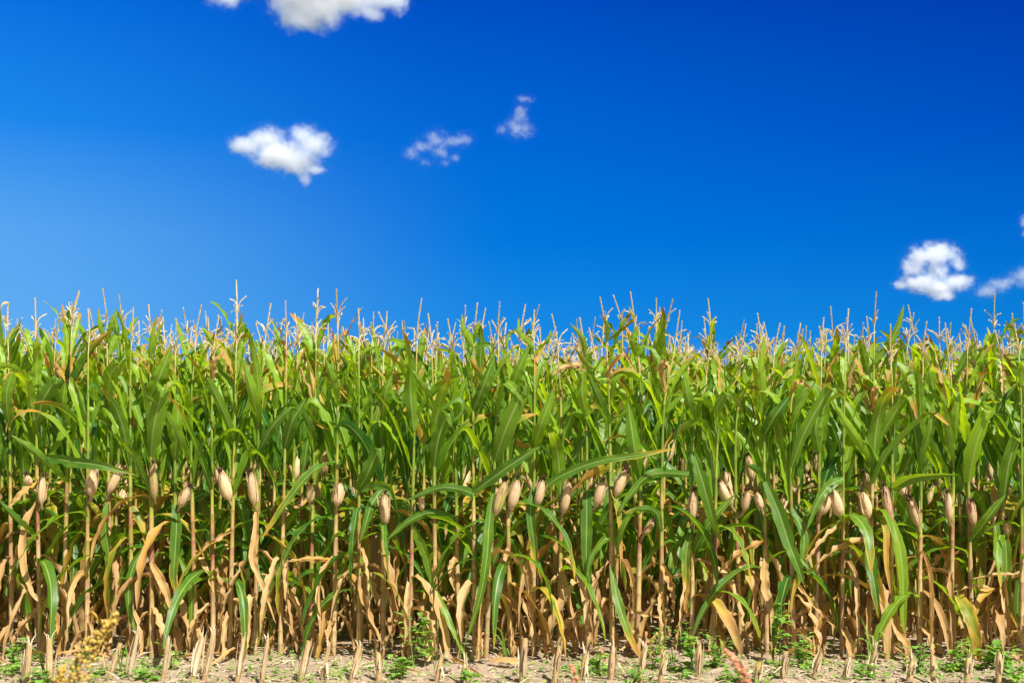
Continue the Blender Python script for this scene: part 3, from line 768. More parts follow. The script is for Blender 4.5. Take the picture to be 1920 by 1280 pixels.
# leaves traced on the first row: points base..tip in photo px, width px, dryness base, dryness tip, hue, reach towards the camera (m), turn, label
G, Dn = 'g', 'd'
LEAVES = [
    # hanging green leaves
    ([(333, 945), (331, 985), (328, 1040), (326, 1085), (338, 1130)], 22, 0, .5, .35, .07), ([(198, 942), (198, 985), (205, 1040), (207, 1085), (205, 1150)], 24, 0, .15, .3, .08),
    ([(280, 1020), (255, 1050), (241, 1100), (245, 1155), (263, 1212)], 16, 0, .2, .3, .08), ([(340, 1033), (350, 1070), (359, 1105), (358, 1168), (347, 1218)], 14, 0, .2, .3, .10),
    ([(75, 1012), (37, 980), (-8, 932)], 20, 0, .1, .2, .12), ([(632, 865), (585, 885), (535, 945), (492, 1008)], 22, .1, .45, .3, .10),
    ([(85, 853), (135, 865), (187, 872), (255, 890)], 22, 0, .3, .15, .14), ([(115, 905), (95, 875), (60, 843), (20, 815)], 22, 0, 0, .4, .12),
    ([(288, 928), (253, 857), (225, 825), (200, 805)], 18, 0, .1, .45, .10), ([(688, 920), (707, 908), (735, 918), (748, 970)], 18, 0, .15, .3, .09),
    ([(697, 915), (697, 945), (685, 985), (675, 1015)], 18, 0, 0, .3, .07), ([(893, 935), (880, 922), (825, 914), (752, 942)], 17, 0, .15, .3, .12),
    ([(853, 973), (807, 961), (765, 978), (723, 1014)], 17, 0, .15, .25, .12), ([(912, 912), (917, 985), (913, 1045), (900, 1120), (870, 1213)], 20, 0, .1, .3, .10),
    ([(1003, 912), (995, 955), (1000, 1003), (1007, 1053), (1018, 1090)], 19, 0, .7, .3, .08), ([(1103, 920), (1100, 985), (1100, 1053), (1112, 1118)], 24, 0, .15, .2, .08),
    ([(1160, 908), (1157, 946), (1163, 1003), (1165, 1085)], 13, .25, .8, .6, .06), ([(1148, 1060), (1157, 1120), (1173, 1170), (1190, 1213), (1222, 1250)], 18, 0, .95, .45, .14),
    ([(817, 1105), (833, 1143), (853, 1190), (882, 1247)], 13, 0, .2, .6, .14), ([(785, 985), (798, 1040), (812, 1108)], 20, 0, .1, .4, .02),
    ([(1002, 930), (1050, 893), (1120, 865), (1200, 852), (1267, 840)], 17, 0, .5, .4, .15), ([(1298, 890), (1223, 889), (1180, 930), (1160, 962)], 19, 0, .2, .3, .13),
    ([(1148, 876), (1107, 889), (1070, 925)], 22, .3, .6, .6, .12), ([(900, 922), (955, 873), (1012, 836)], 22, 0, .2, .3, .12),
    ([(1303, 850), (1318, 905), (1335, 965), (1354, 1022)], 26, 0, .25, .35, .13), ([(1434, 896), (1460, 960), (1480, 1020), (1493, 1053), (1508, 1096)], 27, 0, .1, .3, .13),
    ([(1486, 1030), (1510, 1056), (1543, 1088)], 9, 0, .2, .4, .10), ([(1494, 952), (1507, 1003), (1503, 1053), (1497, 1100)], 18, 0, .3, .4, .06),
    ([(1290, 983), (1287, 1036), (1287, 1100), (1283, 1146)], 18, .05, .9, .3, .07), ([(1670, 974), (1687, 1026), (1693, 1086), (1693, 1153), (1697, 1190)], 21, 0, .25, .75, .07),
    ([(1632, 1046), (1647, 1093), (1657, 1136), (1657, 1186)], 14, 0, .3, .6, .06), ([(1668, 915), (1705, 897), (1750, 890), (1799, 889)], 24, 0, .1, .5, .15),
    ([(1640, 960), (1660, 985), (1662, 1053), (1670, 1113)], 13, .3, .6, .4, .09), ([(1878, 984), (1887, 1040), (1890, 1120), (1913, 1186)], 20, 0, .6, .45, .07),
    ([(1588, 897), (1555, 910), (1533, 940), (1513, 992)], 20, 0, .15, .4, .10), ([(1823, 1016), (1853, 970), (1887, 926)], 25, 0, 0, .4, .12),
    ([(1300, 1040), (1330, 980), (1378, 926)], 21, 0, 0, .3, .10), ([(1438, 905), (1420, 882), (1400, 870)], 18, 0, .2, .3, .08),
    ([(1240, 1000), (1230, 960), (1200, 953), (1168, 962)], 14, 0, .4, .2, .08), ([(1148, 1012), (1135, 1010), (1110, 1040), (1100, 1080)], 15, 0, .2, .25, .06),
    # withered leaves
    ([(72, 940), (47, 986), (43, 1053), (60, 1110), (82, 1132)], 15, .8, .95, .3, .08), ([(480, 952), (480, 1003), (473, 1046), (487, 1086), (517, 1168)], 16, .8, .95, .3, .08),
    ([(425, 994), (387, 1020), (360, 1062)], 10, .8, .9, .5, .06), ([(288, 1054), (310, 1103), (323, 1150)], 17, .7, .9, .4, .05), ([(68, 905), (40, 926), (14, 952)], 14, .5, .95, .4, .10),
    ([(618, 1050), (580, 1046), (535, 1051)], 12, .4, .85, .3, .12), ([(675, 1100), (690, 1153), (718, 1212)], 15, .75, .9, .4, .08), ([(722, 1090), (737, 1136), (764, 1218)], 10, .85, 1, .5, .08),
    ([(860, 1040), (847, 1070), (853, 1108)], 16, .8, .9, .4, .05), ([(953, 1024), (937, 1070), (922, 1132)], 12, .75, .9, .4, .07), ([(1000, 1020), (987, 1080), (990, 1130), (1000, 1175)], 22, .75, .95, .4, .07),
    ([(1150, 1130), (1167, 1136), (1207, 1150), (1262, 1160)], 10, .8, .95, .4, .10), ([(1243, 1056), (1263, 1103), (1264, 1155)], 17, .6, .9, .3, .07), ([(1052, 1064), (1063, 1113), (1084, 1202)], 12, .8, .95, .4, .07),
    ([(1436, 1012), (1380, 1043), (1338, 1085)], 14, .55, .85, .5, .12), ([(1632, 1005), (1570, 1030), (1527, 1062)], 15, .75, .95, .5, .14), ([(1576, 978), (1540, 1016), (1512, 1055)], 12, .8, .95, .5, .11),
    ([(1492, 1088), (1527, 1136), (1569, 1178)], 10, .7, .95, .5, .12), ([(1438, 1045), (1433, 1093), (1447, 1153), (1450, 1215)], 18, .8, .95, .5, .07), ([(1392, 1050), (1410, 1103), (1413, 1205)], 21, .65, .9, .3, .06),
    ([(1672, 1126), (1683, 1180), (1700, 1210), (1697, 1245)], 20, .75, .85, .2, .08), ([(1915, 1080), (1873, 1076), (1823, 1084)], 9, .8, .95, .4, .12), ([(1876, 1110), (1830, 1100), (1785, 1111)], 9, .9, 1, .4, .12),
    ([(1780, 1072), (1760, 1130), (1763, 1188)], 14, .75, .9, .4, .06), ([(1826, 1150), (1840, 1186), (1852, 1218)], 10, .9, 1, .4, .08), ([(1786, 768), (1770, 720), (1752, 650)], 13, .75, .85, .4, .09),
    ([(1482, 742), (1495, 720), (1508, 718), (1522, 728)], 14, .7, .85, .4, .10), ([(1637, 770), (1640, 730), (1655, 724)], 12, .7, .9, .5, .06), ([(1875, 1115), (1863, 1150), (1867, 1200)], 14, .8, .9, .3, .05),
    ([(105, 730), (103, 690), (112, 660)], 12, .7, .9, .5, .05), ([(1093, 700), (1085, 685), (1055, 690), (1035, 704)], 12, .8, .9, .4, .10), ([(1135, 725), (1145, 690), (1170, 665), (1195, 700)], 9, .7, .9, .4, .10),
    ([(1243, 735), (1240, 690), (1250, 680), (1252, 712)], 13, .75, .9, .4, .08), ([(395, 715), (400, 680), (425, 655)], 13, .7, .9, .4, .06), ([(480, 730), (470, 690), (485, 675)], 10, .8, .9, .4, .06),
    # broad upper leaves
    ([(283, 858), (288, 800), (303, 735), (306, 728), (303, 745)], 37, 0, .1, .55, .16), ([(290, 745), (302, 700), (322, 648)], 28, 0, .35, .7, .06), ([(190, 750), (207, 705), (224, 680), (222, 690)], 31, 0, .3, .75, .14),
    ([(70, 795), (83, 745), (107, 710), (104, 720)], 30, 0, .1, .35, .13), ([(485, 792), (473, 737), (457, 678)], 25, 0, .2, .8, .14), ([(440, 822), (417, 767), (393, 717), (388, 708)], 19, 0, .1, .55, .12),
    ([(328, 865), (333, 800), (335, 700)], 25, 0, .1, .65, .12), ([(930, 865), (950, 800), (982, 730), (986, 742)], 35, 0, .15, .5, .16), ([(1000, 835), (1017, 790), (1038, 728)], 26, 0, .1, .6, .12),
    ([(813, 875), (823, 820), (840, 776), (847, 800)], 31, 0, .1, .5, .15), ([(1090, 780), (1092, 740), (1093, 698), (1094, 712)], 24, 0, .1, .6, .14), ([(1203, 895), (1190, 837), (1177, 752)], 34, 0, .1, .55, .13),
    ([(1143, 795), (1123, 747), (1103, 702)], 19, 0, .1, .3, .12), ([(953, 737), (973, 690), (992, 648)], 22, 0, .2, .7, .08), ([(887, 770), (907, 720), (928, 664)], 26, 0, .1, .5, .10),
    ([(675, 919), (690, 887), (711, 841), (716, 870)], 29, 0, .1, .35, .14), ([(1813, 905), (1830, 837), (1854, 772), (1850, 788)], 38, 0, .2, .95, .15), ([(1880, 945), (1890, 880), (1904, 829), (1914, 828)], 30, 0, .2, .6, .14),
    ([(1480, 879), (1510, 807), (1552, 736), (1570, 730), (1585, 742)], 23, 0, .4, .5, .16), ([(1637, 872), (1600, 813), (1559, 748)], 20, 0, .2, .9, .13), ([(1637, 842), (1670, 787), (1700, 745), (1712, 755), (1719, 787)], 20, 0, .6, .6, .15),
    ([(1637, 909), (1663, 853), (1717, 797), (1747, 775), (1781, 798)], 22, 0, .6, .4, .16), ([(1430, 815), (1453, 780), (1481, 741)], 28, 0, .1, .25, .12), ([(1482, 809), (1497, 770), (1531, 712)], 20, 0, .15, .6, .09),
    ([(1433, 757), (1427, 693), (1433, 632)], 16, 0, .15, .9, .10), ([(1655, 680), (1677, 627), (1695, 571)], 16, 0, .15, .75, .05), ([(1180, 668), (1187, 640), (1196, 611)], 19, 0, .2, .75, .05),
    ([(1170, 640), (1186, 600), (1179, 574)], 10, .25, .35, .8, .04), ([(1148, 642), (1138, 612), (1129, 590)], 9, .05, .4, .7, .04), ([(195, 642), (210, 605), (221, 577)], 12, 0, .2, .9, .06),
    ([(193, 642), (188, 610), (184, 578)], 10, 0, .3, .7, .05), ([(277, 682), (285, 635), (294, 590)], 13, 0, .4, .9, .06), ([(877, 652), (870, 620), (866, 588)], 11, 0, .3, .8, .05),
    ([(885, 642), (893, 620), (901, 598)], 9, 0, .3, .8, .04), ([(980, 652), (976, 625), (972, 595)], 10, 0, .3, .8, .05), ([(1020, 662), (1026, 640), (1034, 618)], 13, 0, .2, .8, .05),
    ([(1115, 668), (1092, 635), (1069, 606)], 12, 0, .3, .7, .06), ([(800, 600 + 160), (790, 720), (770, 690)], 16, 0, .2, .7, .08), ([(853, 800), (862, 750), (876, 705)], 18, 0, .15, .6, .08),
    ([(717, 790), (722, 740), (735, 700)], 22, 0, .1, .6, .12), ([(1302, 790), (1290, 745), (1282, 700)], 22, 0, .1, .5, .11), ([(1347, 800), (1345, 765), (1362, 738), (1380, 750), (1392, 772)], 17, 0, .4, .5, .14),
    ([(1537, 850), (1530, 800), (1545, 745)], 24, 0, .1, .4, .1), ([(1728, 860), (1745, 800), (1752, 745)], 22, 0, .1, .5, .12), ([(1788, 830), (1795, 775), (1805, 725)], 24, 0, .1, .75, .12),
    ([(535, 840), (548, 790), (575, 745)], 24, 0, .1, .4, .12), ([(590, 845), (580, 800), (560, 760)], 22, 0, .1, .3, .12), ([(633, 760), (622, 710), (610, 670)], 20, 0, .1, .7, .1),
    ([(485, 850), (510, 800), (545, 765), (560, 770)], 18, 0, .2, .4, .14), ([(18, 800), (12, 740), (25, 690)], 22, 0, .1, .5, .12), ([(128, 800), (118, 755), (122, 715)], 20, 0, .1, .6, .1),
]
NF = len(FRONT)
ftop = []
free = list(TIPS)
for (bx, mx) in FRONT:                                # each stalk takes the tassel nearest above it
    ex = mx + 0.35 * (mx - bx)
    tip = min(free, key=lambda q: abs(q[0] - ex))
    free.remove(tip)
    ftop.append(tip)
plants = []
for i, (bx, mx) in enumerate(FRONT):
    y0 = D1 + random.uniform(-0.05, 0.05)
    b = at(bx, 1232, y0); b[2] = 0.0
    tx, ty = ftop[i]
    TL = random.uniform(78, 96)
    lean_px = (tx - (mx + 0.2 * (mx - bx)))
    nx = tx - np.clip(lean_px, -16, 16) * 0.75
    neck = at(nx, ty + TL, y0)
    mid = at(mx, 800, y0)
    plants.append(dict(b=b, y=y0, H=neck[2], neck=neck, mid=mid, tip=at(tx, ty, y0), dark=tx in DARK_TIPS, leaves=[], ears=[], nodes=[], bx=bx, mx=mx))
def plant_x(i, py):
    p = FRONT[i]
    t = (1232 - py) / 432.0
    return p[0] + (p[1] - p[0]) * t
def nearest(px, py):
    return min(range(NF), key=lambda i: abs(plant_x(i, py) - px))
for L in LEAVES:
    plants[nearest(*L[0][0])]['leaves'].append(L)
for E in EARS:
    cand = sorted(range(NF), key=lambda i: abs(plant_x(i, E[1]) - E[0]) + 12 * len(plants[i]['ears']))
    plants[cand[0]]['ears'].append(E)
ORD = ['first', 'second', 'third', 'fourth', 'fifth', 'sixth', 'seventh', 'eighth', 'ninth', 'tenth', 'eleventh', 'twelfth', 'thirteenth', 'fourteenth', 'fifteenth', 'sixteenth',
       'seventeenth', 'eighteenth', 'nineteenth', 'twentieth', 'twenty first', 'twenty second', 'twenty third', 'twenty fourth', 'twenty fifth', 'twenty sixth', 'twenty seventh', 'twenty eighth',
       'twenty ninth', 'thirtieth', 'thirty first', 'thirty second', 'thirty third', 'thirty fourth', 'thirty fifth', 'thirty sixth', 'thirty seventh', 'thirty eighth', 'thirty ninth', 'fortieth',
       'forty first', 'forty second', 'forty third', 'forty fourth']
def dryword(d):
    return 'withered tan leaf' if d > 0.55 else ('half yellowed leaf' if d > 0.25 else None)

for i, p in enumerate(plants):
    b = p['b']
    feat = []
    if p['ears']:
        feat.append(p['ears'][0][7])
    if p['dark']:
        feat.append('tall dark tassel')
    if not feat:
        feat.append('no ear showing')
    lab = 'front row corn with %s, %s stalk from left' % (' and '.join(feat[:1] if len(feat[0].split()) > 4 else feat), ORD[i].replace(' ', '-'))
    root = thing('corn_plant', lab, 'corn plant', b, 0, 'corn plants of the front row')
    H = p['H']
    mid, neck = p['mid'] - b, p['neck'] - b
    nodes = sorted([z for z in np.cumsum([0.05, 0.08, 0.09, 0.10, 0.10, 0.11, 0.11, 0.11, 0.11, 0.10, 0.10, 0.10, 0.10, 0.10, 0.11, 0.11, 0.12]) * random.uniform(0.94, 1.06) + random.uniform(0, 0.03) if z < H - 0.15])
    path = [(0, 0, 0), tuple(mid * np.array([1, 1, 1])), tuple(neck)]
    if neck[2] < mid[2] + 0.1:
        path = [(0, 0, 0), tuple(neck * 0.5), tuple(neck)]
    sm = MB()
    stalk_mesh(sm, path, H, nodes, random.uniform(0.0135, 0.0165), seed=i)
    sm.build('stalk', M_STALK, root)
    pc = resample(path, 40)
    def px_at(z):
        return np.array([np.interp(z, pc[:, 2], pc[:, 0]), np.interp(z, pc[:, 2], pc[:, 1])])
    # traced leaves
    for (pts, w, d0, d1, hue, reach) in p['leaves']:
        n = 26
        S = np.linspace(0, 1, len(pts))
        W3 = [at(q[0], q[1], p['y'] - 0.012 - reach * math.sin(min(1.0, t * 1.25) * math.pi / 2)) - b for q, t in zip(pts, S)]
        z0 = W3[0][2]
        xy = px_at(z0)
        start = np.array([xy[0], xy[1], z0])
        if np.linalg.norm(start - W3[0]) < 0.16:
            W3[0] = start + np.array([0, -0.008, 0])
        Pn = resample(W3, n)
        Pn[:, 2] = np.maximum(Pn[:, 2], 0.02)
        s = np.linspace(0, 1, n)
        isdry = max(d0, d1) > 0.6 and d0 > 0.35
        turn = random.uniform(-0.5, 0.5)
        latv = np.array([math.cos(turn), math.sin(turn), random.uniform(-0.2, 0.2)])
        T0 = norm((W3[-1] - W3[0])[None])[0]
        if abs(T0[0]) > 0.75:
            latv = np.array([0.0, math.sin(turn) * 0.7 - 0.25, 1.0])
        lb = MB()
        ribbon(lb, Pn, w * PXM * (1.02 if not isdry else 1.1), latv, random.uniform(0.15, 0.45) if not isdry else random.uniform(0.4, 0.8), random.uniform(0.002, 0.006) if not isdry else random.uniform(0.007, 0.015),
               random.uniform(3, 6), random.uniform(-0.5, 0.5) if not isdry else random.uniform(-1.3, 1.3), np.clip(d0 + (d1 - d0) * s ** (2.2 if d0 < 0.3 else 1.0), 0, 1), np.clip(hue + random.uniform(-.12, .12), 0, 1), 7)
        lo = lb.build('leaf', M_LEAF, root)
        dw = dryword(max(d0, d1 * 0.6))
        if dw: lo['label'] = dw
    # leaves the photo only hints at, behind and beside the stalk
    phi0 = random.uniform(-0.5, 0.5) + random.choice([0, math.pi])
    nodes_l = nodes[1:] + [H - 0.13]
    for k, z in enumerate(nodes_l):
        rel = z / H
        if rel < 0.36:
            if random.random() < 0.18: continue
            phi = phi0 + math.pi * (k % 2) + random.gauss(0, 0.8)
        else:
            if random.random() < 0.16: continue
            phi = phi0 + math.pi * (k % 2) + random.gauss(0, 0.5)
            if math.sin(phi) < -0.35: phi = -phi
        for q in range(2 if random.random() < (0.65 if rel < 0.37 else (0.45 if rel < .5 else 0.2)) else 1):
            lb = MB()
            dv = rand_leaf(lb, z + .03 * q, phi + q * random.uniform(1.0, 2.2), H, 22, 5, px_at(z))
            lo = lb.build('leaf', M_LEAF, root)
            dw = dryword(dv)
            if dw: lo['label'] = dw
    for k, e in enumerate(p['ears']):
        eb = at(e[0], e[1], p['y'] - 0.035) - b
        et = at(e[2], e[3], p['y'] - 0.060 + random.uniform(-0.02, 0.02)) - b
        em = MB()
        ear_mesh(em, eb, et, e[4] * PXM * 0.86, e[5], e[6], seed=i * 7 + k, k=16, n=16)
        stem = px_at(eb[2] - 0.03)
        tube(em, np.array([[stem[0], stem[1], eb[2] - 0.045], [stem[0] * .5 + eb[0] * .5, stem[1] - 0.015, eb[2] - 0.03], eb]), [0.007, 0.007, 0.009], 6, e[5] - 0.25, 0.2)
        eo = em.build('ear', M_HUSK, root)
        if e[6] > 0.5: eo['label'] = 'purple flushed ear'
        kb = MB()
        silk_mesh(kb, et, norm((et - eb)[None])[0], e[4] * PXM, seed=i)
        kb.build('silk', M_SILK, eo)
    tb = MB()
    tl = p['tip'] - p['neck']
    tassel_mesh(tb, tl[2], (tl[0], random.uniform(-0.03, 0.03)), seed=100 + i, dark=0.15 if p['dark'] else 0.6)
    to = tb.build('tassel', M_TASSEL, root)
    to.location = tuple(neck)

# ------------------------------------------------------------------ corn, the rows behind
HS = 1.78                                            # neck height of an average plant
def variant(seed, n=16, cols=5, lower=True, tassel_per=4, size=0.0110):
    """Meshes of one whole plant: stalk, foliage, ear, silk, tassel."""
    random.seed(seed)
    H = HS * random.uniform(0.95, 1.05)
    top = (random.uniform(-.05, .05), random.uniform(-.05, .05), H)
    path = [(0, 0, 0), (top[0] * 0.3, top[1] * 0.3, H * 0.5), top]
    nodes = [z for z in np.cumsum([0.05, 0.08, 0.09, 0.10, 0.10, 0.11, 0.11, 0.11, 0.11, 0.10, 0.10, 0.10, 0.10, 0.10, 0.11, 0.11, 0.12]) * random.uniform(0.94, 1.06) if z < H - 0.15]
    pc = resample(path, 30)
    sm, fm = MB(), []
    stalk_mesh(sm, path, H, nodes, 0.0145, seed=seed, k=6 if cols < 5 else 8)
    phi0 = random.uniform(0, 6.28)
    for k, z in enumerate(nodes[(1 if lower else 6):] + [H - 0.13]):
        if random.random() < 0.06: continue
        xy = (np.interp(z, pc[:, 2], pc[:, 0]), np.interp(z, pc[:, 2], pc[:, 1]))
        for q in range(2 if random.random() < (0.85 if 0.10 < z / H < 0.50 else 0.35) else 1):
            mb = MB()
            rand_leaf(mb, z + 0.03 * q, phi0 + math.pi * (k % 2) + random.gauss(0, 0.45) + q * random.uniform(1, 2), H, n, cols, xy)
            fm.append(mb)
    em, km = MB(), MB()
    a = random.uniform(0, 6.28)
    zb = random.uniform(0.76, 1.02)
    tilt = random.uniform(0.1, 0.5)
    eb = np.array([0.025 * math.cos(a), 0.025 * math.sin(a), zb])
    et = eb + np.array([math.cos(a) * math.sin(tilt), math.sin(a) * math.sin(tilt), math.cos(tilt)]) * random.uniform(0.14, 0.19)
    ear_mesh(em, eb, et, random.uniform(0.044, 0.058), random.uniform(0.5, 0.95), random.choice([0, 0, 0, 0.3]), seed=seed, k=10, n=11)
    silk_mesh(km, et, norm((et - eb)[None])[0], 0.05, seed)
    tm = MB()
    tassel_mesh(tm, random.uniform(0.22, 0.31), (random.uniform(-.07, .07), random.uniform(-.05, .05)), seed, size, tassel_per, random.uniform(0.35, 0.75))
    return dict(stalk=sm, leaves=fm, ear=em, silk=km, tassel=tm, top=top, H=H)

def half_width(y):
    return 960 / FPX * y + 0.06
LEFTOVER = []                                        # (x, y, rz, scale): plants beyond the frame and far rows
random.seed(5)
protos2 = []
for v in range(14):                                  # second row: every leaf a part
    d = variant(300 + v, 20, 5)
    protos2.append(dict(stalk=d['stalk'].mesh('stalk', M_STALK), leaves=[m.mesh('leaf', M_LEAF) for m in d['leaves']], ear=d['ear'].mesh('ear', M_HUSK),
                        silk=d['silk'].mesh('silk', M_SILK), tassel=d['tassel'].mesh('tassel', M_TASSEL), top=d['top']))
protos3 = []
for v in range(18):
    d = variant(400 + v, 16, 5)
    f = MB()
    for m in d['leaves']: f.add_mb(m)
    protos3.append(dict(stalk=d['stalk'].mesh('stalk', M_STALK), foliage=f.mesh('foliage', M_LEAF), ear=d['ear'].mesh('ear', M_HUSK), silk=d['silk'].mesh('silk', M_SILK),
                        tassel=d['tassel'].mesh('tassel', M_TASSEL), top=d['top']))
random.seed(77)
ROWWORD = {1: 'second', 2: 'third', 3: 'fourth', 4: 'fifth', 5: 'sixth'}
total = NF
for r in range(1, 6):
    y = D1 + ROW * r
    hw = half_width(y)
    x = -hw - 1.6 + random.uniform(0, 0.1)
    lab = 'corn plant in the %s row back, partly hidden by the rows before it' % ROWWORD[r]
    while x < hw + 1.6:
        px, py_ = x + random.gauss(0, 0.015), y + random.gauss(0, 0.03)
        rz, sc = random.uniform(0, 6.28), random.gauss(1.0 - 0.006 * px, 0.035)
        x += 0.150 + random.uniform(-0.035, 0.035)
        if abs(px) > hw or total >= 298:
            LEFTOVER.append((px, py_, rz, sc, True))
            continue
        total += 1
        root = thing('corn_plant', lab, 'corn plant', (px, py_, 0), rz, 'corn plants of the %s row' % ROWWORD[r])
        root.scale = (sc, sc, sc)
        pr = random.choice(protos2 if r == 1 else protos3)
        link('stalk', pr['stalk'], root)
        if r == 1:
            for me in pr['leaves']: link('leaf', me, root)
        else:
            link('foliage', pr['foliage'], root)
        if random.random() < 0.42:
            e = link('ear', pr['ear'], root); link('silk', pr['silk'], e)
        tz = link('tassel', pr['tassel'], root)
        tz.location = pr['top']
# the mass beyond, and what continues past the frame on both sides: one body of corn
random.seed(78)
far_full, far_top = [], []
for v in range(8):
    d = variant(500 + v, 10, 3, True, 3, 0.019)
    f = MB(); s_ = MB(); t_ = MB()
    for m in d['leaves']: f.add_mb(m)
    t_.add_mb(d['tassel'], 0, d['top'])
    far_full.append((f, d['stalk'], t_))
    d = variant(520 + v, 8, 3, False, 3, 0.021)
    f = MB(); t_ = MB()
    for m in d['leaves']: f.add_mb(m)
    t_.add_mb(d['tassel'], 0, d['top'])
    far_top.append((f, d['stalk'], t_))
x = -5.2
for sgn in (-1, 1):                                  # the first row runs on outside the frame
    for k in range(11):
        LEFTOVER.append((sgn * (half_width(D1) + 0.08 + 0.15 * k), D1 + random.gauss(0, .03), random.uniform(0, 6.28), random.gauss(1, .03), True))
for r in range(6, 34):
    y = D1 + ROW * r
    hw = half_width(y) + 1.6
    sp = 0.150 if r < 14 else 0.19
    x = -hw
    while x < hw:
        LEFTOVER.append((x + random.gauss(0, .02), y + random.gauss(0, .04), random.uniform(0, 6.28), random.gauss(1.0 - 0.004 * x, .045), r < 8))
        x += sp + random.uniform(-0.04, 0.04)
F_, S_, T_ = MB(), MB(), MB()
for (px, py_, rz, sc, full) in LEFTOVER:
    f, s_, t_ = random.choice(far_full if full else far_top)
    F_.add_mb(f, rz, (px, py_, 0), sc)
    S_.add_mb(s_, rz, (px, py_, 0), sc)
    T_.add_mb(t_, rz, (px, py_, 0), sc)
mass = F_.build('corn_crop', M_LEAF)
tag(mass, 'dense standing corn filling the field behind the nearest rows', 'corn crop', None, 'stuff')
S_.build('stalks', M_STALK, mass)['kind'] = 'stuff'
T_.build('tassels', M_TASSEL, mass)['kind'] = 'stuff'

# ------------------------------------------------------------------ cut stubs along the field's edge
random.seed(21)
STUBS = [(57, 1198, 48), (101, 1196, 92), (216, 1195, 204), (252, 1198, 240), (315, 1188, 305), (375, 1192, 360), (396, 1195, 383), (460, 1190, 444), (503, 1197, 490), (580, 1200, 562),
         (620, 1205, 604), (668, 1208, 658), (714, 1212, 710), (828, 1208, 819), (865, 1232, 866), (986, 1196, 979), (1047, 1213, 1040), (1093, 1217, 1090), (1152, 1212, 1145), (1203, 1206, 1199),
         (1240, 1222, 1238), (1318, 1204, 1308), (1425, 1222, 1418), (1473, 1210, 1467), (1535, 1216, 1524), (1592, 1220, 1584), (1640, 1222, 1632), (1712, 1226, 1705), (1757, 1228, 1750),
         (1820, 1228, 1812), (1880, 1228, 1872)]
YS = D1 - ROW
for i, (tx, ty, bx) in enumerate(STUBS):
    y = YS + random.uniform(-0.05, 0.05)
    b = at(bx, 1276, y); b[2] = 0
    t = at(tx + random.gauss(0, 6), ty + random.choice([0, 0, 4, 10, 18, -8]), y) - b
    r = random.uniform(0.0105, 0.0165)
    style = random.choice(['clean cut', 'split and frayed', 'frayed', 'slant cut', 'ragged'])
    root = thing('corn_stub', '%s dry corn stub on the bare strip, %s from the left edge' % (style, ORD[i]), 'corn stub', b, 0, 'cut corn stubs in front of the field')
    hh = t[2]
    zs = np.array([-0.03, 0.0, 0.03, 0.045, 0.055, 0.07, hh * 0.5, hh * 0.55, hh * 0.6, hh * 0.9, hh])
    zs = np.sort(zs)
    ring = np.array([0, 0.1, .2, 1, .9, .1, .1, .8, .1, 0, 0])
    fr = zs / hh
    path = np.stack([t[0] * fr, t[1] * fr + random.uniform(-.02, .02) * fr, zs], -1)
    sm = MB()
    jag = {'clean cut': lambda k: 0.002 * RS.randn(k), 'slant cut': lambda k: 0.014 * np.sin(np.linspace(0, 6.28, k, endpoint=False) + i)}.get(style, lambda k: RS.uniform(-0.022, 0.016, k))
    tube(sm, path, r * (1.08 - 0.12 * fr) * (1 + 0.12 * ring), 12, np.interp(fr, [0, .2, 1], [1.0, .85, random.choice([.45, .7, .8])]), ring * .6, 0, jag(12))
    inner = path[-3:] + np.array([0, 0, -0.004])
    tube(sm, inner, [r * .8, r * .8, r * .1], 10, 0.95, 0)                       # pith closing the cut end
    sm.build('stem', M_STALK, root)
    if style != 'clean cut':
        spl = MB()
        for q in range(random.randint(2, 5)):
            a = random.uniform(0, 6.28)
            o = np.array([math.cos(a), math.sin(a), 0]) * r * .85
            e = path[-1] + o
            ribbon(spl, resample([e - np.array([0, 0, .03]), e + o * .3 + np.array([0, 0, .012]), e + o * random.uniform(.2, 2.2) + np.array([random.gauss(0, .006), 0, random.uniform(.02, .06)])], 6), random.uniform(.006, .013), np.array([-math.sin(a), math.cos(a), 0]), .3, 0, 2, 0, 0, random.random(), 3)
        spl.build('splinter', M_STRAW, root)
    for q in range(random.randint(2, 4)):                                       # torn sheath strips
        a = random.uniform(0, 6.28) if q else -1.2
        o = np.array([math.cos(a), math.sin(a), 0])
        z0, z1 = random.uniform(0.01, 0.07), hh * random.uniform(0.75, 1.08)
        if random.random() < 0.12:
            P0 = [path[5] + o * r * 1.1, path[7] + o * (r + 0.02), path[7] + o * (r + random.uniform(.05, .1)) - np.array([0, 0, random.uniform(0.02, 0.09)])]
        else:
            sl_ = random.uniform(0.0, 0.022)
            P0 = [o * r * 1.12 + np.array([t[0] * z0 / hh, 0, z0]), o * (r * 1.12 + sl_ * .3) + np.array([t[0] * .5, 0, (z0 + z1) / 2]), o * (r * 1.05 + sl_) + np.array([t[0] * z1 / hh, 0, z1])]
        lb = MB()
        Pn = resample(P0, 12)
        Pn[:, 2] = np.maximum(Pn[:, 2], 0.01)
        ribbon(lb, Pn, random.uniform(0.016, 0.030), np.array([-o[1], o[0], 0]), random.uniform(-.9, -.4), 0.002, 4, random.uniform(-.3, .3), random.uniform(.8, 1), random.random(), 5)
        lb.build('sheath_strip', M_STRAW, root)

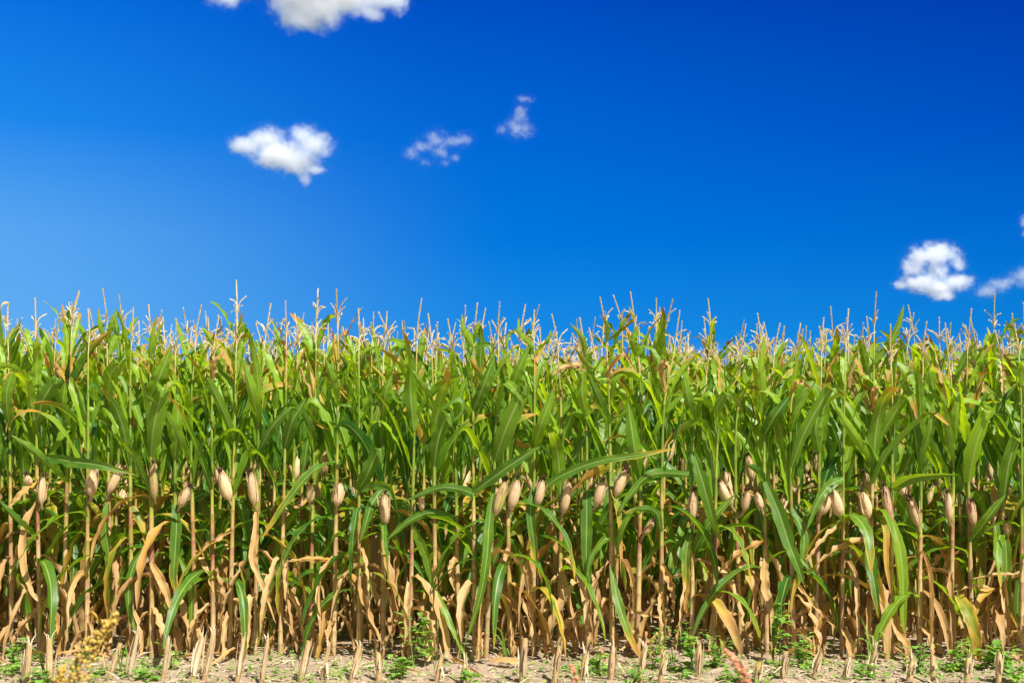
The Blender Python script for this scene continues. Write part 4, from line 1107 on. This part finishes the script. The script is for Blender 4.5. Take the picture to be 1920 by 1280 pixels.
# ------------------------------------------------------------------ weeds
def weed_leaf(mb, p, d, size, hue, up=None):
    """Small toothed oval leaf from p along d."""
    d = norm(np.asarray(d, float)[None])[0]
    ref = np.array([0, 0, 1.0]) if up is None else up
    L = np.cross(d, ref)
    if np.linalg.norm(L) < 1e-3: L = np.array([1.0, 0, 0])
    L = norm(L[None])[0]
    Nn = np.cross(L, d)
    s = np.array([0, .2, .45, .7, 1.0])
    w = np.array([.04, .36, .44, .28, .02]) * size * 0.85
    c = np.asarray(p)[None] + d[None] * (s * size)[:, None] - np.array([0, 0, 1.0])[None] * (0.18 * size * s ** 2)[:, None]
    V = np.stack([c - L * w[:, None] + Nn * (w * .35)[:, None], c, c + L * w[:, None] + Nn * (w * .35)[:, None]], 1)
    i, j = np.meshgrid(np.arange(4), np.arange(2), indexing='ij')
    mb.add(V, np.stack([i * 3 + j, i * 3 + j + 1, (i + 1) * 3 + j + 1, (i + 1) * 3 + j], -1), None, 0, hue)
def weed(px, py, Y, h, spread, nst, lsize, label, group=None, lean=0.0, dens=1.0):
    b = at(px, py, Y); b[2] = 0.0
    root = thing('weed', label, 'weed', b, 0, group or 'green weeds along the field edge')
    st, fo = MB(), MB()
    for q in range(nst):
        a = random.uniform(0, 6.28)
        hh = h * random.uniform(0.6, 1.0)
        end = np.array([math.cos(a) * spread * random.uniform(.3, 1) + lean, math.sin(a) * spread * random.uniform(.3, 1) * .7, hh])
        Pn = resample([(0, 0, -0.01), end * np.array([.35, .35, .55]), end], 12)
        tube(st, Pn, np.linspace(0.003, 0.0012, 12), 5, 0, random.random())
        k = int(max(6, hh / 0.017) * dens)
        for j in range(k):
            t = random.uniform(0.12, 1.0)
            p = Pn[min(11, int(t * 11))]
            a2 = random.uniform(0, 6.28)
            d = np.array([math.cos(a2), math.sin(a2), random.uniform(-.2, .7)])
            tw = random.uniform(0.005, 0.03)
            p2 = p + norm(d[None])[0] * tw
            tube(st, np.array([p, (p + p2) / 2, p2]), 0.0008, 3, 0, .3)
            weed_leaf(fo, p2, d, lsize * random.uniform(.7, 1.7) * (1.3 - .6 * t), random.random())
    st.build('stem', M_WSTEM, root)
    fo.build('foliage', M_WEED, root)
    return root
def grass_clump(px, py, Y, blades, label, w=0.010):
    b = at(px, py, Y); b[2] = 0.0
    mb = MB()
    for pts in blades:
        W3 = [at(q[0], q[1], Y - 0.10 * t + random.uniform(-.02, .02)) - b for t, q in zip(np.linspace(0, 1, len(pts)), pts)]
        W3[0] = np.array([random.uniform(-.015, .015), random.uniform(-.015, .015), 0])
        ribbon(mb, resample(W3, 16), w * random.uniform(.8, 1.2), np.array([.8, .5, .2]), .35, .0005, 3, random.uniform(-.6, .6), 0, random.random(), 3)
    o = mb.build('grass_clump', M_GRASS)
    o.location = tuple(b)
    return tag(o, label, 'grass', 'grass clumps at the field edge')
random.seed(33)
ye = D1 - 0.25
weed(775, 1245, D1 - .25, .36, .08, 2, .030, 'tall weed with broad leaves climbing beside a withered corn stalk near the photo centre')
weed(797, 1240, D1 - .22, .33, .05, 2, .045, 'sparse weed with a few large pale green leaves just right of the tall weed')
weed(1462, 1262, D1 - .35, .40, .05, 2, .042, 'thin upright weed with a bright leaf cluster on top, right of centre')
weed(1505, 1262, D1 - .42, .20, .10, 7, .034, 'bushy bright green weed behind the stub under the hanging green leaf')
weed(1122, 1268, D1 - .50, .13, .11, 7, .040, 'low bushy weed spreading at the foot of the bare strip near the frayed stub')
weed(1300, 1268, D1 - .45, .33, .07, 4, .046, 'tall straggly weed with large drooping leaves')
weed(1345, 1262, D1 - .40, .22, .12, 7, .030, 'dense weed bush with small leaves')
weed(1225, 1262, D1 - .40, .27, .07, 3, .030, 'weed with a curved stem leaning right', lean=.1)
weed(322, 1262, D1 - .45, .16, .12, 6, .034, 'low leafy weed under the long hanging green leaves')
weed(28, 1258, D1 - .40, .19, .09, 5, .034, 'leafy weed at the far left end of the field edge')
weed(275, 1290, D1 - .75, .10, .15, 7, .036, 'ground hugging weed at the bottom edge between the second pair of stubs')
weed(1722, 1268, D1 - .45, .17, .13, 7, .028, 'feathery pale green weed on the right half')
weed(1872, 1262, D1 - .40, .15, .11, 7, .055, 'weed with large round dark leaves at the right end')
weed(1800, 1266, D1 - .40, .15, .12, 6, .044, 'low weed with rounded leaves between the last stubs')
weed(745, 1272, D1 - .55, .12, .11, 5, .040, 'small weed with one broad leaf')
weed(80, 1285, D1 - .75, .08, .10, 5, .036, 'small weed at the bottom left corner beside the yellow seed head')
weed(1190, 1290, D1 - .75, .07, .08, 4, .034, 'tiny weed at the bottom edge right of centre')
weed(880, 1290, D1 - .75, .07, .09, 4, .040, 'tiny broad leaved weed at the bottom edge near the centre')
weed(1620, 1285, D1 - .70, .10, .11, 5, .036, 'small weed below the drooping grass clump')
weed(1380, 1285, D1 - .70, .08, .10, 5, .034, 'small weed behind the rosy seed head')
weed(480, 1262, D1 + .1, .10, .10, 4, .030, 'small shaded weed between stalks on the left')
weed(1035, 1215, D1 + .5, .12, .14, 6, .034, 'dark weed growing in the shade between the corn rows')
weed(1905, 1285, D1 - .70, .10, .10, 5, .045, 'weed with broad leaves in the bottom right corner')
grass_clump(948, 1236, D1 - .2, [[(948, 1236), (942, 1190), (925, 1170)], [(950, 1236), (946, 1205), (953, 1180)], [(946, 1236), (950, 1215), (956, 1228)], [(948, 1236), (936, 1195), (905, 1178)]], 'bright green grass tuft beside the straw heap near the centre', .011)
grass_clump(1642, 1262, D1 - .35, [[(1640, 1262), (1632, 1210), (1612, 1196), (1597, 1215)], [(1640, 1262), (1628, 1190), (1626, 1188), (1630, 1250)], [(1642, 1262), (1650, 1185), (1662, 1210), (1672, 1256)], [(1638, 1262), (1620, 1170), (1606, 1146)], [(1640, 1262), (1625, 1230), (1600, 1228)], [(1644, 1262), (1640, 1200), (1622, 1186)]], 'tall clump of drooping grass blades below the bright green leaf on the right', .011)
grass_clump(226, 1270, D1 - .6, [[(226, 1270), (232, 1215), (238, 1225), (236, 1262)], [(224, 1270), (220, 1230), (205, 1216)], [(226, 1270), (224, 1240), (222, 1212)]], 'grass tuft behind the yellow seed head', .009)
grass_clump(85, 1272, D1 - .6, [[(85, 1272), (72, 1225), (60, 1210)], [(85, 1272), (88, 1235), (96, 1216)], [(85, 1272), (80, 1240), (82, 1205)]], 'grass tuft left of the yellow seed head', .008)
grass_clump(1262, 1256, D1 - .35, [[(1262, 1256), (1255, 1225), (1240, 1222)], [(1262, 1256), (1268, 1225), (1285, 1228)], [(1262, 1256), (1260, 1220), (1258, 1205)]], 'small grass tuft beside the widest frayed stub', .008)
grass_clump(815, 1262, D1 - .45, [[(815, 1262), (808, 1215), (802, 1200)], [(815, 1262), (822, 1220), (830, 1212)]], 'thin grass tuft below the tall weed', .007)

# ------------------------------------------------------------------ seed heads close to the camera
def blob(mb, c, r, hue, k=6, m=4):
    th = np.linspace(0.12, np.pi - 0.12, m + 1); ph = np.linspace(0, 2 * np.pi, k, endpoint=False)
    V = np.stack([np.sin(th)[:, None] * np.cos(ph)[None], np.sin(th)[:, None] * np.sin(ph)[None], np.cos(th)[:, None] * np.ones((1, k))], -1) * r + c
    i, j = np.meshgrid(np.arange(m), np.arange(k), indexing='ij')
    mb.add(V, np.stack([i * k + j, (i + 1) * k + j, (i + 1) * k + (j + 1) % k, i * k + (j + 1) % k], -1), None, 0, hue)
def seed_head(axis, Y, wids, mat, label, nseed, size, foot):
    pts = [at(x, y, Y) for x, y in axis]
    b = at(foot, 1280, Y); b[2] = 0.0
    root = thing('seed_head', label, 'seed head', b, 0, 'weed seed heads near the camera')
    pts = [p - b for p in pts]
    A = resample(pts, 30)
    sb = MB()
    tube(sb, resample([(0, 0, 0), (pts[0][0] * .5, 0, pts[0][2] * .6), pts[0], pts[len(pts) // 2], pts[-1]], 30), np.linspace(.003, .0008, 30), 6, 0, .4)
    hb = MB()
    for q in range(nseed):
        t = random.random()
        p = A[int(t * 29)]
        w = np.interp(t, np.linspace(0, 1, len(wids)), wids) * Y / FPX
        o = np.array([random.gauss(0, .5), random.gauss(0, .5), random.gauss(0, .35)]) * w
        if np.linalg.norm(o) > w * 1.1: o *= .6
        blob(hb, p + o, size * random.uniform(.7, 1.25), random.random())
        if q % 4 == 0:
            tube(sb, np.array([p, p + o * .5, p + o]), .0006, 4, 0, .5)
    sb.build('stem', M_WSTEM, root)
    hb.build('seeds', mat, root)
random.seed(41)
seed_head([(128, 1300), (150, 1250), (172, 1210), (200, 1175), (222, 1146)], 1.75, [28, 25, 23, 20, 12, 4], M_SEED, 'blurred yellow green seed head leaning right in the bottom left foreground', 330, .0023, 120)
seed_head([(108, 1296), (113, 1268), (122, 1248)], 1.75, [14, 12, 5], M_SEED, 'short yellow seed head beside the larger one in the bottom left foreground', 70, .0023, 110)
seed_head([(1400, 1300), (1393, 1262), (1376, 1236), (1360, 1218)], 1.75, [17, 14, 9, 3], M_SEEDR, 'blurred rosy brown seed head leaning left in the bottom right foreground', 130, .0024, 1402)
seed_head([(1082, 1300), (1078, 1268), (1071, 1246)], 1.75, [9, 8, 3], M_SEEDR, 'small rosy seed head tip at the bottom edge of the picture near the centre', 60, .0022, 1084)

# ------------------------------------------------------------------ litter and small green cover on the soil
random.seed(51)
lit = MB()
for q in range(5200):
    y = random.uniform(D1 - 1.15, D1 + 0.25) if q < 3600 else random.uniform(D1 + 0.1, D1 + 3.2)
    x = random.uniform(-3.4, 3.4) * y / D1
    a = random.uniform(0, 6.28)
    L = random.choice([.01, .015, .02, .03, .05, .08, .12]) * random.uniform(.7, 1.3)
    w = random.uniform(.002, .006)
    z = float(ground_h(np.array(x), np.array(y))) + random.uniform(.004, .014)
    d = np.array([math.cos(a), math.sin(a), random.uniform(-.12, .25)])
    l = np.array([-math.sin(a), math.cos(a), random.uniform(-.5, .5)])
    p = np.array([x, y, z])
    m = p + d * L * .5 + np.array([0, 0, random.uniform(0, .12) * L])
    lit.add([p - l * w * .3, p + l * w * .3, m + l * w, m - l * w, p + d * L + l * w * .4, p + d * L - l * w * .4], [[0, 1, 2, 3], [3, 2, 4, 5]], None, 0, random.random())
tag(lit.build('straw_litter', M_STRAW, None, False), 'pale straw chips strewn over the bare sandy soil', 'litter', None, 'stuff')
dl = MB()
for q in range(120):                                 # fallen withered leaves
    y = random.uniform(D1 - .4, D1 + 1.6)
    x = random.uniform(-3.3, 3.3) * y / D1
    a = random.uniform(0, 6.28)
    L = random.uniform(.15, .45)
    Pn = resample([(x, y, .02), (x + math.cos(a) * L * .5, y + math.sin(a) * L * .5, random.uniform(.03, .09)), (x + math.cos(a + .4) * L, y + math.sin(a + .4) * L, .015)], 12)
    ribbon(dl, Pn, random.uniform(.02, .05), np.array([-math.sin(a), math.cos(a), random.uniform(-.4, .4)]), random.uniform(.3, 1.1), .006, 5, random.uniform(-1.5, 1.5), random.uniform(.75, 1), random.random(), 5)
tag(dl.build('leaf_litter', M_LEAF), 'fallen withered corn leaves lying between the stalks', 'litter', None, 'stuff')
pb = MB()
for q in range(1500):                                # clods and pebbles
    y = random.uniform(D1 - 1.15, D1 + .5)
    x = random.uniform(-3.4, 3.4)
    r = random.choice([.003, .004, .006, .010]) * random.uniform(.7, 1.4)
    blob(pb, np.array([x, y, float(ground_h(np.array(x), np.array(y))) + r * .3]), r, 0, 6, 4)
tag(pb.build('pebbles', M_SOIL), 'small pale clods and pebbles on the soil', 'pebbles', None, 'stuff')
gc = MB()
for q in range(420):
    cx = random.choice([random.gauss(-2.75, .25), random.gauss(-2.0, .35), random.gauss(-.8, .3), random.gauss(.5, .25), random.gauss(1.2, .35), random.gauss(1.8, .4), random.gauss(2.6, .35), random.uniform(-3.2, 3.2)])
    cy = random.gauss(D1 - .5, .22) if random.random() < .8 else random.uniform(D1, D1 + 1.5)
    for k in range(random.randint(4, 12)):
        a = random.uniform(0, 6.28)
        p = np.array([cx + random.gauss(0, .03), cy + random.gauss(0, .03), random.uniform(.005, .05)])
        weed_leaf(gc, p, np.array([math.cos(a), math.sin(a), random.uniform(-.1, .8)]), random.uniform(.010, .034), random.random())
tag(gc.build('ground_cover', M_WEED), 'tiny green seedlings scattered over the bare strip', 'ground cover', None, 'stuff')
